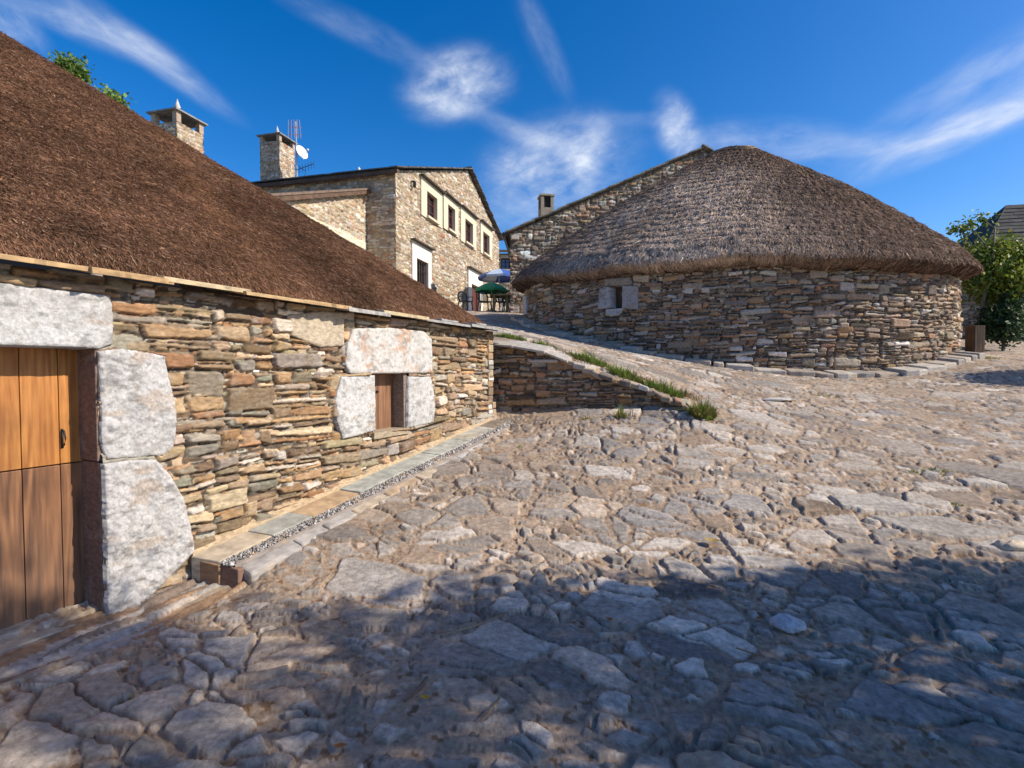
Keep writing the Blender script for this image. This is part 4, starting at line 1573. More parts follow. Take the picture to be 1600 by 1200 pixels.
def chimney(parent, c, size, ax, z0, z1, cap, name='chimney', pil=0.45, finial=0.45, pal=PAL_CREAM, seed=3):
    """stone shaft, four corner posts, pyramid of slate and a finial; ax = direction of one side"""
    ax = np.asarray(ax, float)
    ay = np.array([-ax[1], ax[0]])
    ch = thing_part(name, parent)
    c = np.asarray(c, float)
    h = size / 2
    for k, (d, n) in enumerate(((ax, -ay), (ay, ax), (-ax, ay), (-ay, -ax))):
        P = c - d * h + n * h
        fld = masonry(size, z1 - z0, 0.03, seed + k, tw=0.22, th=0.09, pal=pal, proud=0.02, deep=0.03, warp=0.015, joint=(0.25, 0.2, 0.15))
        wall_mesh('shaft', fld, flat_map(P, d, n, z0), M_FARWALL, ch)
    if pil:
        b = MB()
        for sx in (-1, 1):
            for sy in (-1, 1):
                q = c + ax * sx * (h - 0.08) + ay * sy * (h - 0.08)
                b.box((*q, z1 + pil / 2), (*(ax * 0.085), 0), (*(ay * 0.085), 0), (0, 0, pil / 2), (0.40, 0.31, 0.23))
        b.box((*c, z1 + 0.02), (*(ax * (h - 0.1)), 0), (*(ay * (h - 0.1)), 0), (0, 0, 0.02), (0.05, 0.05, 0.05))
        b.build('corner_post', M_FARWALL, ch)
    zc = z1 + pil
    b = MB()
    o = h + cap
    rim = [c + ax * sx * o + ay * sy * o for sx, sy in ((-1, -1), (1, -1), (1, 1), (-1, 1))]
    b.prism([(*p, zc) for p in rim], [(*p, zc + 0.05) for p in rim], (0.24, 0.24, 0.23))
    if finial:
        up = [c + ax * sx * 0.1 + ay * sy * 0.1 for sx, sy in ((-1, -1), (1, -1), (1, 1), (-1, 1))]
        b.prism([(*(c + (p - c) * 0.98), zc + 0.052) for p in rim], [(*p, zc + 0.05 + o * 0.42) for p in up], (0.30, 0.30, 0.28))
    b.build('chimney_cap', M_ROOFSLATE, ch)
    if finial:
        b = MB()
        b.lathe((*c, zc + o * 0.42), [(0.06, 0), (0.11, 0.07), (0.05, 0.11), (0.10, 0.16), (0.06, 0.24), (0.01, 0.24 + finial * 0.4)], 10, (0.45, 0.44, 0.42))
        b.build('finial', M_SLAB, ch, smooth=True)


def window(parent, plane, rect, sur, mat_s, bars=None, slate=True, depth=0.16, name='window', glass=None):
    """rect / sur are (s0, s1, z0, z1) on the facade; sur is the dressed stone surround"""
    P, D, N = plane
    w = thing_part(name, parent)
    f = lambda s, o, z: (P[0] + D[0] * s + N[0] * o, P[1] + D[1] * s + N[1] * o, z)
    s0, s1, z0, z1 = rect
    a0, a1, b0, b1 = sur

    def bx(b, s0, s1, o0, o1, z0, z1, col=(1, 1, 1)):
        b.prism([f(s0, o0, z0), f(s0, o1, z0), f(s1, o1, z0), f(s1, o0, z0)], [f(s0, o0, z1), f(s0, o1, z1), f(s1, o1, z1), f(s1, o0, z1)], col)
    b = MB()
    bx(b, a0, s0, -0.25, 0.045, b0, z1)
    bx(b, s1, a1, -0.25, 0.045, b0, z1)
    bx(b, a0, a1, -0.25, 0.047, z1, b1)
    if b0 < z0 - 0.02:
        bx(b, s0, s1, -0.25, 0.045, b0, z0 - 0.10)
    b.build('surround', mat_s, w)
    b = MB()
    if name == 'window':
        bx(b, s0 - 0.08, s1 + 0.08, -0.25, 0.16, z0 - 0.10, z0)
        b.build('sill', mat_s, w)
    b = MB()
    t = 0.09
    bx(b, s0, s0 + t, -depth - 0.05, -depth + 0.03, z0, z1)
    bx(b, s1 - t, s1, -depth - 0.05, -depth + 0.03, z0, z1)
    bx(b, s0 + t, s1 - t, -depth - 0.05, -depth + 0.028, z1 - t, z1)
    if name == 'window':
        bx(b, s0 + t, s1 - t, -depth - 0.05, -depth + 0.028, z0, z0 + t)
        m = (s0 + s1) / 2
        bx(b, m - 0.05, m + 0.05, -depth - 0.05, -depth + 0.026, z0 + t, z1 - t)
        for k in (0.33, 0.66):
            zz = z0 + (z1 - z0) * k
            bx(b, s0 + t, m - 0.05, -depth - 0.05, -depth + 0.02, zz - 0.02, zz + 0.02)
            bx(b, m + 0.05, s1 - t, -depth - 0.05, -depth + 0.02, zz - 0.02, zz + 0.02)
    b.build('frame', M_FRAME, w)
    b = MB()
    bx(b, s0 + 0.01, s1 - 0.01, -depth - 0.06, -depth - 0.02, z0 + 0.01, z1 - 0.01)
    b.build('pane' if name == 'window' else 'door_leaf', (glass or M_GLASS) if name == 'window' else M_FRAME, w)
    if bars:
        b = MB()
        for k in range(bars):
            s = s0 + (s1 - s0) * (k + 0.5) / bars
            b.tube([f(s, -0.03, z0), f(s, -0.03, z1)], 0.022, 6)
        for k in (0.3, 0.7):
            zz = z0 + (z1 - z0) * k
            b.tube([f(s0, -0.03, zz), f(s1, -0.03, zz)], 0.018, 6)
        b.build('iron_bars', M_IRON, w)
    if slate:
        b = MB()
        bx(b, a0 - 0.08, a1 + 0.10, -0.05, 0.24, b1 + 0.005, b1 + 0.06, (0.10, 0.085, 0.07))
        b.build('drip_slate', M_ROOFSLATE, w)


def tall_house():
    t = thing('stone_house', 'tall two-storey gabled stone house with four brown upper windows and slate-capped chimneys', 'house', (*(FC + FD * 5), 4.3))
    pl = (FC, FD, FN)
    Lp = lambda px, py: on_plane(px, py, FC, FD)
    Z0 = 3.4
    e0 = Lp(621, 268)
    rg = Lp(731, 266)
    e1 = Lp(780, 374)
    W = e1[0] + 0.02
    H = rg[1] - Z0 + 0.3
    outl = [(0, 0), (W, 0), (W, e1[1] - Z0), (rg[0], rg[1] - Z0), (0, e0[1] - Z0)]
    rects = []
    wins = []
    for (x0, x1, yt, yb, sx0, sx1, st, sb) in ((666, 682, 298, 337, 657, 690, 275, 348), (699, 710, 319, 357, 692, 715, 301, 362), (726, 738, 341, 377, 719, 743, 322, 382), (754, 764, 361, 394, 750, 768, 345, 400)):
        s0, zt = Lp(x0, yt)
        s1, _ = Lp(x1, yt)
        _, zb = Lp(x0, yb)
        a0, a1 = Lp(sx0, 300)[0], Lp(sx1, 300)[0]
        bt = Lp(sx0, st)[1]
        wins.append(((s0, s1, zb, zt), (a0, a1, zb - 0.12, bt), M_CREAM, None))
    s0, zt = Lp(650, 403)
    s1 = Lp(668, 403)[0]
    zb = Lp(650, 443)[1]
    a0, a1 = Lp(643, 390)[0], Lp(673, 390)[0]
    wins.append(((s0, s1, zb - 0.4, zt), (a0, a1, zb - 0.5, Lp(643, 375)[1]), M_WHITE, 5))
    holes = [[(a[0] - 0.0, a[2] - Z0), (a[1], a[2] - Z0), (a[1], a[3] - Z0), (a[0], a[3] - Z0)] for _, a, _, _ in wins]
    ds0, dzt = Lp(736, 443)
    ds1 = Lp(749, 443)[0]
    da0, da1, dtop = Lp(731, 430)[0], Lp(753, 430)[0], Lp(731, 418)[1]
    dzb = gz(*(FC + FD * (ds0 + ds1) / 2)) - 0.1
    dzb = min(dzb, 5.0)
    holes.append([(da0, dzb - Z0), (da1, dzb - Z0), (da1, dtop - Z0), (da0, dtop - Z0)])
    fld = masonry(W, H, 0.034, 71, tw=0.34, th=0.13, pal=PAL_CREAM, proud=0.03, deep=0.035, warp=0.03, joint=(0.28, 0.22, 0.155), gap=0.016, lam=0.01)
    wall_mesh('facade', fld, flat_map(FC, FD, FN, Z0), M_FARWALL, t, outline=outl, holes=holes)
    for r, s, m, bars in wins:
        window(t, pl, r, s, m, bars)
    window(t, pl, (ds0, ds1, dzb, dzt), (da0, da1, dzb, dtop), M_WHITE, name='doorway')
    # shaded side
    LS = 9.0
    e2 = on_plane(432, 299, FC, SDr)
    zs = e0[1]
    smap = flat_map(FC, SDr, -FD, Z0)
    fld = masonry(LS, zs - Z0, 0.036, 73, tw=0.34, th=0.13, pal=PAL_CREAM, proud=0.03, deep=0.035, warp=0.03, joint=(0.30, 0.24, 0.18), gap=0.014)
    wall_mesh('side_wall', fld, smap, M_FARWALL, t, flip=True)
    # body
    b = MB()
    p = [FC + SDr * 0.3 + FD * 0.3, FC + SDr * 0.3 + FD * (W - 0.1), FC + SDr * LS + FD * (W - 0.1), FC + SDr * LS + FD * 0.3]
    b.prism([(*q, Z0) for q in p], [(*q, 9.5) for q in p], (0.3, 0.25, 0.2))
    b.build('inner_wall', M_DARK, t)
    # roof: two slopes of slate with a thick verge
    for nm, s0, z0, s1, z1 in (('roof', -0.30, e0[1] - 0.02, rg[0], rg[1] + 0.06), ('roof', W + 0.30, e1[1] - 0.04, rg[0], rg[1] + 0.06)):
        rs = random.Random(6)
        b = MB()
        n = 26
        for k in range(n):
            f0, f1 = k / n, (k + 1) / n + 0.02
            for j in range(24):
                l0, l1 = -0.28 + (LS + 0.3) * j / 24, -0.28 + (LS + 0.3) * (j + 1) / 24
                if j and f0 > 0.0 and j > 3 and s0 > 1:
                    if j % 6:
                        continue
                    l1 = l0 + (LS + 0.3) / 4
                pts = []
                lf = rs.uniform(0, 0.02)
                jit = rs.uniform(-0.03, 0.03)
                for (f, l) in ((f0, l0), (f1, l0), (f1, l1), (f0, l1)):
                    s = s0 + (s1 - s0) * f
                    z = z0 + (z1 - z0) * f + (0.05 if f == f0 else 0.02) + lf
                    q = FC + FD * s + SDr * (l + (jit if j == 0 and l == l0 else 0))
                    pts.append((*q, z))
                g = rs.uniform(0.07, 0.14)
                b.prism([(p_[0], p_[1], p_[2] - 0.045) for p_ in pts], pts, (g, g * 0.97, g * 0.95))
        b.build(nm, M_ROOFSLATE, t)
    # dark eaves board under the slates on the shaded side and the verge
    b = MB()
    q0, q1 = FC - SDr * 0.2 - FD * 0.24, FC + SDr * LS - FD * 0.24
    b.prism([(*q0, zs - 0.22), (*(q0 + FD * 0.22), zs - 0.15), (*(q1 + FD * 0.22), zs - 0.15), (*q1, zs - 0.22)], [(*q0, zs - 0.06), (*(q0 + FD * 0.22), zs - 0.03), (*(q1 + FD * 0.22), zs - 0.03), (*q1, zs - 0.06)], (0.05, 0.04, 0.035))
    b.build('eaves_board', M_OLDWOOD, t)
    # finial on the roof edge
    fp = at(561, 272, 23.5)
    b = MB()
    b.lathe((fp[0], fp[1], fp[2] - 0.1), [(0.09, 0), (0.12, 0.12), (0.05, 0.18), (0.10, 0.26), (0.01, 0.42)], 8, (0.6, 0.58, 0.55))
    b.build('finial', M_SLAB, t, smooth=True)
    # lamp on the facade
    ls, lz = Lp(643, 289)
    b = MB()
    q = FC + FD * ls + FN * 0.15
    b.box((*q, lz), (0.06, 0, 0), (0, 0.06, 0), (0, 0, 0.12))
    b.box((*(FC + FD * ls + FN * 0.07), lz + 0.15), (*(FN * 0.09), 0), (*(FD * 0.03), 0), (0, 0, 0.03))
    b.build('wall_lamp', M_IRON, t)
    # ---- lower wing coming towards the camera, lit on its right side
    wing = FC + SDr * 1.36
    zt_far = EYE + on_plane(575, 299, wing, -FD)[1] - EYE
    s_n, z_n = on_plane(440, 306, wing, -FD)
    LW = s_n + 3.0
    slope = (z_n - zt_far) / s_n
    zt = lambda s: zt_far + slope * s
    fld = masonry(LW, zt_far - Z0, 0.03, 77, tw=0.30, th=0.12, pal=PAL_CREAM, proud=0.03, deep=0.03, warp=0.03, joint=(0.42, 0.34, 0.24), gap=0.013)
    base_line = lambda s: on_plane(560, 372, wing, -FD)[1]

    def pale(U, V, col):
        k = (sstep(0.02, -0.02, V + Z0 - base_line(0) - 0.10 * fbm(U * 1.5, V, 3, 2)))[..., None]
        return col * (1 - k) + k * np.array([0.70, 0.62, 0.46]) * (0.9 + 0.2 * vnoise(U * 5, V * 5, 4))[..., None]
    wall_mesh('wing_wall', fld, flat_map(wing, -FD, FN, Z0), M_FARWALL, t, outline=[(0, 0), (LW, 0), (LW, zt(LW) - Z0), (0, zt(0) - Z0)], tint=pale, flip=True)
    b = MB()
    p = [wing + SDr * 0.2, wing + SDr * 0.2 - FD * LW, wing + SDr * 8.0 - FD * LW, wing + SDr * 8.0]
    b.prism([(*q, Z0) for q in p], [(*p[0], zt(0) - 0.1), (*p[1], zt(LW) - 0.1), (*p[2], zt(LW) - 0.1), (*p[3], zt(0) - 0.1)])
    b.build('wing_body', M_DARK, t)
    b = MB()
    q = [wing + FN * 0.25, wing + FN * 0.25 - FD * (LW + 0.2), wing + SDr * 8.2 - FD * (LW + 0.2), wing + SDr * 8.2]
    zz = [zt(0), zt(LW + 0.2), zt(LW + 0.2), zt(0)]
    b.prism([(*a, z) for a, z in zip(q, zz)], [(*a, z + 0.09) for a, z in zip(q, zz)], (0.17, 0.12, 0.09))
    q = [wing + FN * 0.22, wing + FN * 0.22 - FD * (LW + 0.15), wing + FN * 0.03 - FD * (LW + 0.15), wing + FN * 0.03]
    b.prism([(*a, z - 0.16) for a, z in zip(q, zz)], [(*a, z - 0.005) for a, z in zip(q, zz)], (0.12, 0.075, 0.05))
    b.build('wing_roof', M_ROOFSLATE, t)
    # ---- chimneys
    D2 = 25.6
    c2 = at(434, 250, D2)
    zt2 = at(434, 229, D2)[2]
    chimney(t, c2[:2], 1.12, FN, 8.6, zt2, 0.11, pil=0.30, seed=81)
    D1 = 17.5
    c1 = at(278, 200, D1)
    z1 = at(275, 203, D1)[2]
    chimney(t, c1[:2], 1.04, FN, 7.2, z1, 0.10, pil=0.34, seed=85)


tall_house()


# ------------------------------------------------------------------ aerials beside the chimney
def antenna():
    D = 24.6
    p0 = at(465, 292, D)
    t = thing('antenna_mast', 'thin rooftop mast with satellite dish and television aerials beside the far chimney', 'antenna', p0)
    top = at(462, 190, D)
    b = MB()
    b.tube([p0 - np.array([0, 0, 0.6]), top], 0.035, 6)
    b.build('mast', M_GREY, t)
    # grid aerial at top
    b = MB()
    c = at(460, 202, D - 0.1)
    for dx in (-0.30, -0.15, 0.0, 0.17, 0.30):
        b.tube([c + np.array([dx, 0, -0.42]), c + np.array([dx * 0.85, -0.05, 0.42])], 0.011, 5)
    for dz in (-0.25, 0.1):
        b.tube([c + np.array([-0.33, 0, dz]), c + np.array([0.33, 0, dz])], 0.014, 5)
    b.build('panel_aerial', M_RED, t)
    # dish, facing right
    c = at(470, 239, D)
    ax = Vector((0.85, -0.45, 0.28)).normalized()
    m = Matrix.Translation(Vector(c)) @ ax.to_track_quat('Z', 'Y').to_matrix().to_4x4()
    b = MB()
    b.lathe((0, 0, 0), [(0.01, 0.0), (0.16, 0.02), (0.28, 0.06), (0.33, 0.09), (0.315, 0.095), (0.27, 0.07), (0.01, 0.02)], 20)
    b.tube([(0, -0.36, 0.08), (0, -0.1, 0.42)], 0.014, 5)
    b.lathe((0, -0.08, 0.40), [(0.01, 0), (0.05, 0.01), (0.05, 0.10), (0.01, 0.11)], 8)
    b.tube([(0, 0, 0.0), (-0.05, 0.0, -0.22)], 0.03, 6)
    b.v = [tuple(m @ Vector(v)) for v in b.v]
    b.build('satellite_dish', M_DISH, t, smooth=True)
    # yagi
    b = MB()
    a0, a1 = at(462, 266, D - 0.1), at(490, 256, D - 0.4)
    b.tube([a0, a1], 0.016, 5)
    for k in range(6):
        c = a0 + (a1 - a0) * (0.2 + 0.16 * k)
        b.tube([c + np.array([0.02, 0, -0.20]), c + np.array([-0.02, 0.1, 0.20])], 0.010, 5)
    b.tube([at(464, 258, D - 0.1), at(478, 268, D - 0.2), at(476, 274, D - 0.2)], 0.012, 5)
    b.build('yagi_aerial', M_IRON, t)
    b = MB()
    a = at(464, 285, D - 0.08)
    b.tube([a + np.array([-0.06, 0, 0.5]), a + np.array([0.05, 0, 0.1]), a + np.array([-0.12, 0, -0.25])], 0.018, 5)
    b.build('cable', M_DISH, t)


antenna()


# ------------------------------------------------------------------ house behind the round one (long rising verge)
def gable_house():
    P = np.array(at(797, 400, 23.2)[:2])
    D = np.array([0.985, 0.174])
    D /= np.linalg.norm(D)
    N = np.array([D[1], -D[0]])
    B = np.array([0.10, 1.0]) * 3.2
    t = thing('gabled_house', 'rough stone gable with a long slate verge rising behind the oval thatched house', 'house', (*(P + D * 5), 3.9))
    Lp = lambda px, py: on_plane(px, py, P, D)
    Z0 = 2.8
    e, r = Lp(795, 364), Lp(1098, 234)
    W = r[0] * 2
    H = r[1] - Z0 + 0.2
    fld = masonry(W, H, 0.036, 91, tw=0.36, th=0.15, pal=PAL_DARK + PAL_GREY, tone=0.85, proud=0.055, deep=0.05, warp=0.05, gap=0.012, lam=0.02, joint=(0.20, 0.165, 0.13))
    wall_mesh('gable_wall', fld, flat_map(P, D, N, Z0), M_FARWALL, t, outline=[(0, 0), (W, 0), (W, e[1] - Z0), (r[0], r[1] - Z0), (0, e[1] - Z0)])
    fld = masonry(3.2, e[1] - Z0, 0.05, 93, tw=0.36, th=0.15, pal=PAL_DARK, proud=0.05, deep=0.05, warp=0.05)
    wall_mesh('side_wall', fld, flat_map(P + B, -B / 3.216, -D, Z0), M_FARWALL, t)
    b = MB()
    q = [P + D * 0.2 - N * 0.2, P + D * (W - 0.2) - N * 0.2, P + D * (W - 0.2) + B, P + D * 0.2 + B]
    b.prism([(*a, Z0) for a in q], [(*a, e[1] - 0.2) for a in q])
    b.build('inner_wall', M_DARK, t)
    rs = random.Random(5)
    for sgn in (0, 1):
        b = MB()
        n = 24
        for k in range(n):
            f0, f1 = k / n, (k + 1) / n + 0.015
            s = lambda f: (-0.28 + (r[0] + 0.28) * f) if sgn == 0 else (W + 0.28 - (W + 0.28 - r[0]) * f)
            z = lambda f: e[1] - 0.09 + (r[1] - e[1] + 0.12) * f
            l0 = -0.24 + rs.uniform(-0.03, 0.03)
            up = rs.uniform(0, 0.025)
            pts = [(*(P + D * s(f0) - N * l0), z(f0) + 0.10 + up), (*(P + D * s(f1) - N * l0), z(f1) + 0.06 + up), (*(P + D * s(f1) + B), z(f1) + 0.06), (*(P + D * s(f0) + B), z(f0) + 0.10)]
            g = rs.uniform(0.10, 0.20)
            b.prism([(a[0], a[1], a[2] - 0.06) for a in pts], pts, (g, g * 0.95, g * 0.88))
        b.build('roof', M_ROOFSLATE, t)
    # gutter end at the left eave
    b = MB()
    g0 = P - D * 0.34
    b.tube([(*(g0 + N * 0.3), e[1] - 0.14), (*(g0 + B), e[1] - 0.14)], 0.09, 8)
    b.tube([(*(g0 + N * 0.22), e[1] - 0.2), (*(g0 + D * 0.22 + N * 0.10), e[1] - 0.75), (*(g0 + D * 0.30 + N * 0.04), e[1] - 1.1)], 0.035, 8)
    b.build('gutter', M_IRON, t)
    b = MB()
    k = Lp(804, 372)
    b.box((*(P + D * k[0] + N * 0.05), k[1]), (*(D * 0.18), 0), (*(N * 0.12), 0), (0, 0, 0.09), (0.45, 0.40, 0.33))
    b.build('corbel_stone', M_WALL, t, bevel=0.02)
    # small open chimney
    c = at(853, 335, 24.2)
    s = 0.30
    ch = thing_part('chimney', t)
    zb, zs, zt = c[2] - 0.9, at(853, 327, 24.2)[2], at(853, 309, 24.2)[2]
    b = MB()
    b.box((*c[:2], (zb + zs) / 2), (*(D * s), 0), (*(N * s), 0), (0, 0, (zs - zb) / 2), (0.30, 0.25, 0.19))
    for sx in (-1, 1):
        for sy in (-1, 1):
            q = c[:2] + D * sx * (s - 0.07) + N * sy * (s - 0.07)
            b.box((*q, (zs + zt) / 2), (*(D * 0.07), 0), (*(N * 0.07), 0), (0, 0, (zt - zs) / 2), (0.30, 0.25, 0.19))
    b.build('shaft', M_FARWALL, ch)
    b = MB()
    b.box((*c[:2], (zs + zt) / 2 - 0.02), (*(D * (s - 0.10)), 0), (*(N * (s - 0.10)), 0), (0, 0, (zt - zs) / 2 - 0.03))
    b.build('dark_filler', M_DARK, ch)  # dark block in the openings, standing in for the shade inside
    b = MB()
    b.box((*c[:2], zt + 0.04), (*(D * (s + 0.04)), 0), (*(N * (s + 0.04)), 0), (0, 0, 0.04), (0.33, 0.29, 0.22))
    b.build('chimney_cap', M_ROOFSLATE, ch)


gable_house()


def far_house():
    P = np.array(at(770, 430, 42)[:2])
    D, N = np.array([1.0, 0.05]), np.array([0.05, -1.0])
    t = thing('small_house', 'shaded house end with one blue-reflecting window far up the lane', 'house', (*P, 5))
    Lp = lambda px, py: on_plane(px, py, P, D)
    z0, ze = 4.5, Lp(785, 396)[1]
    fld = masonry(6, ze - z0, 0.06, 95, tw=0.4, th=0.16, pal=PAL_CREAM, proud=0.02, deep=0.03)
    a0, zt = Lp(782, 403)
    a1, zb = Lp(797, 421)
    wall_mesh('wall', fld, flat_map(P, D, N, z0), M_FARWALL, t, holes=[[(a0, zb - z0), (a1, zb - z0), (a1, zt - z0), (a0, zt - z0)]])
    window(t, (P, D, N), (a0 + 0.03, a1, zb, zt), (a0, a1 + 0.2, zb - 0.15, zt + 0.25), M_CREAM, glass=M_BLUEGLASS, slate=False)
    b = MB()
    zr = Lp(780, 378)[1]
    q0, q1 = P - D * 0.3 + N * 0.5, P + D * 6.3 + N * 0.5
    b.prism([(*q0, ze - 0.02), (*q1, ze - 0.02), (*(q1 - N * 4), zr), (*(q0 - N * 4), zr)], [(*q0, ze + 0.16), (*q1, ze + 0.16), (*(q1 - N * 4), zr + 0.2), (*(q0 - N * 4), zr + 0.2)], (0.12, 0.10, 0.09))
    b.build('roof', M_ROOFSLATE, t)
    b = MB()
    q = [P + D * 0.1 - N * 0.3, P + D * 5.9 - N * 0.3, P + D * 5.9 - N * 5, P + D * 0.1 - N * 5]
    b.prism([(*a, z0) for a in q], [(*a, ze) for a in q])
    b.build('inner_wall', M_DARK, t)


far_house()


def right_house():
    P = np.array(at(1490, 500, 20.5)[:2])
    D = np.array([0.97, -0.24])
    D /= np.linalg.norm(D)
    N = np.array([D[1], -D[0]])
    t = thing('slate_roofed_house', 'shaded dark stone house with rough slate roof behind the tree at far right', 'house', (*(P + D * 3), 2.6))
    Lp = lambda px, py: on_plane(px, py, P, D)
    Z0 = 1.6
    ze = Lp(1560, 440)[1]
    W = 9.0
    d0 = Lp(1594, 480)[0]
    dz = Lp(1594, 481)[1]
    holes = [[(d0 + 0.15, 0), (d0 + 1.2, 0), (d0 + 1.2, dz - Z0), (d0 + 0.15, dz - Z0)]]
    fld = masonry(W, ze - Z0, 0.03, 97, tw=0.5, th=0.12, pal=PAL_DARK, proud=0.03, deep=0.04, warp=0.03)
    wall_mesh('wall', fld, flat_map(P, D, N, Z0), M_FARWALL, t, holes=holes)
    b = MB()
    f = lambda s, o, z: (*(P + D * s + N * o), z)
    b.prism([f(d0 + 0.1, -0.2, Z0), f(d0 + 0.1, 0.03, Z0), f(d0 + 0.22, 0.03, Z0), f(d0 + 0.22, -0.2, Z0)], [f(d0 + 0.1, -0.2, dz + 0.02), f(d0 + 0.1, 0.03, dz + 0.02), f(d0 + 0.22, 0.03, dz + 0.02), f(d0 + 0.22, -0.2, dz + 0.02)])
    b.build('door_frame', M_FRAME, t)
    b = MB()
    b.prism([f(d0 + 0.22, -0.2, Z0), f(d0 + 0.22, -0.14, Z0), f(d0 + 1.2, -0.14, Z0), f(d0 + 1.2, -0.2, Z0)], [f(d0 + 0.22, -0.2, dz), f(d0 + 0.22, -0.14, dz), f(d0 + 1.2, -0.14, dz), f(d0 + 1.2, -0.2, dz)])
    b.build('door', M_BLUEGLASS, t)
    b = MB()
    b.prism([f(0.2, -0.3, Z0), f(W - 0.2, -0.3, Z0), f(W - 0.2, -6, Z0), f(0.2, -6, Z0)], [f(0.2, -0.3, ze), f(W - 0.2, -0.3, ze), f(W - 0.2, -6, ze), f(0.2, -6, ze)])
    b.build('inner_wall', M_DARK, t)
    # roof of rough slates: hip at the left, rising to the right
    rs = random.Random(7)
    b = MB()
    ridge_s, ridge_z = 5.6, Lp(1600, 312)[1] * 1.0
    ridge_z = at(1606, 312, 21.8)[2]
    n = 20
    for k in range(n):
        f0, f1 = k / n, (k + 1) / n + 0.02
        o0, o1 = 0.35 - 3.4 * f0, 0.35 - 3.4 * f1
        z0_, z1_ = ze - 0.05 + (ridge_z - ze) * f0, ze - 0.05 + (ridge_z - ze) * f1
        sl = lambda f: 0.2 + 3.2 * f
        s = sl(f0)
        while s < W:
            w = rs.uniform(0.35, 0.8)
            lf = rs.uniform(0, 0.03)
            pts = [f(s, o0, z0_ + 0.07 + lf), f(min(s + w, W), o0, z0_ + 0.07 + lf), f(min(s + w, W), o1, z1_ + 0.02 + lf), f(s + (sl(f1) - sl(f0) if s == sl(f0) else 0), o1, z1_ + 0.02 + lf)]
            g = rs.uniform(0.035, 0.07)
            b.prism([(p[0], p[1], p[2] - 0.05) for p in pts], pts, (g, g * 0.95, g * 0.88))
            s += w
    b.build('roof', M_ROOFSLATE, t)
    b = MB()
    e0 = [f(0.2, 0.35, ze - 0.04), f(sl(1.0), -3.05, ridge_z), f(0.2, -6.5, ze - 0.04)]
    b.prism(e0, [(p[0], p[1], p[2] + 0.06) for p in e0], (0.06, 0.055, 0.05))
    b.build('hip_slates', M_ROOFSLATE, t)


right_house()


# ================================================================== vegetation
GREENS = [(0.055, 0.11, 0.018), (0.075, 0.14, 0.022), (0.10, 0.16, 0.028), (0.040, 0.085, 0.018), (0.13, 0.17, 0.03)]


def tree(name, label, cat, base, trunk_pts, trunk_r, clumps, n_leaf, leaf, seed, cols=GREENS, limbs=True, group=None, limb_r=0.03, wide=0.55):
    """trunk_pts: polyline from the root; clumps: (centre, radii, share)"""
    rs = np.random.default_rng(seed)
    t = thing(name, label, cat, base, group)
    b = MB()
    b.tube(trunk_pts, trunk_r, 9)
    start = np.asarray(trunk_pts[-1], float)
    mid = np.asarray(trunk_pts[max(0, len(trunk_pts) - 2)], float)
    if limbs:
        for i, (c, r, s) in enumerate(clumps):
            c = np.asarray(c, float)
            a = mid + (start - mid) * rs.random()
            m = (a + c) / 2 + rs.normal(0, 0.15, 3) + np.array([0, 0, 0.1])
            b.tube([a, m, c], [limb_r, limb_r * 0.7, limb_r * 0.35], 6)
            for k in range(3):
                e = c + rs.normal(0, 0.6, 3) * np.asarray(r)
                b.tube([m * 0.3 + c * 0.7, (c + e) / 2 + rs.normal(0, 0.05, 3), e], [limb_r * 0.4, limb_r * 0.28, limb_r * 0.1], 5)
    b.build('trunk', M_BARK, t, smooth=True)
    sh = np.array([s for _, _, s in clumps], float)
    sh /= sh.sum()
    k = rs.choice(len(clumps), n_leaf, p=sh)
    C = np.array([c for c, _, _ in clumps])[k]
    R = np.array([r for _, r, _ in clumps])[k]
    d = rs.normal(0, 1, (n_leaf, 3))
    d /= np.linalg.norm(d, axis=1, keepdims=True)
    rr = rs.random(n_leaf)[:, None] ** 0.45
    # sprays: leaves gather round twig tips
    nt = max(6, n_leaf // 45)
    tips = rs.integers(0, n_leaf, nt)
    P = C + d * rr * R
    T = P[tips]
    tk = rs.integers(0, nt, n_leaf)
    near = rs.random(n_leaf) < 0.72
    same = np.linalg.norm(T[tk] - P, axis=1) < 1e9
    P = np.where(near[:, None], T[tk] + rs.normal(0, leaf * 1.25, (n_leaf, 3)), P)
    ax = rs.normal(0, 1, (n_leaf, 3)) + np.array([0, 0, -0.35])
    ax /= np.linalg.norm(ax, axis=1, keepdims=True)
    sd = np.cross(ax, rs.normal(0, 1, (n_leaf, 3)))
    sd /= np.linalg.norm(sd, axis=1, keepdims=True)
    L = leaf * np.exp(rs.normal(0, 0.25, n_leaf))[:, None]
    v = np.stack([P, P + ax * L * 0.5 + sd * L * wide * 0.5, P + ax * L, P + ax * L * 0.5 - sd * L * wide * 0.5], 1).reshape(-1, 3)
    cc = np.array(cols)[rs.integers(0, len(cols), n_leaf)] * np.exp(rs.normal(0, 0.2, n_leaf))[:, None]
    np_mesh('crown', v, np.arange(n_leaf * 4).reshape(-1, 4), M_LEAF, t, col=np.repeat(cc, 4, 0))
    return t


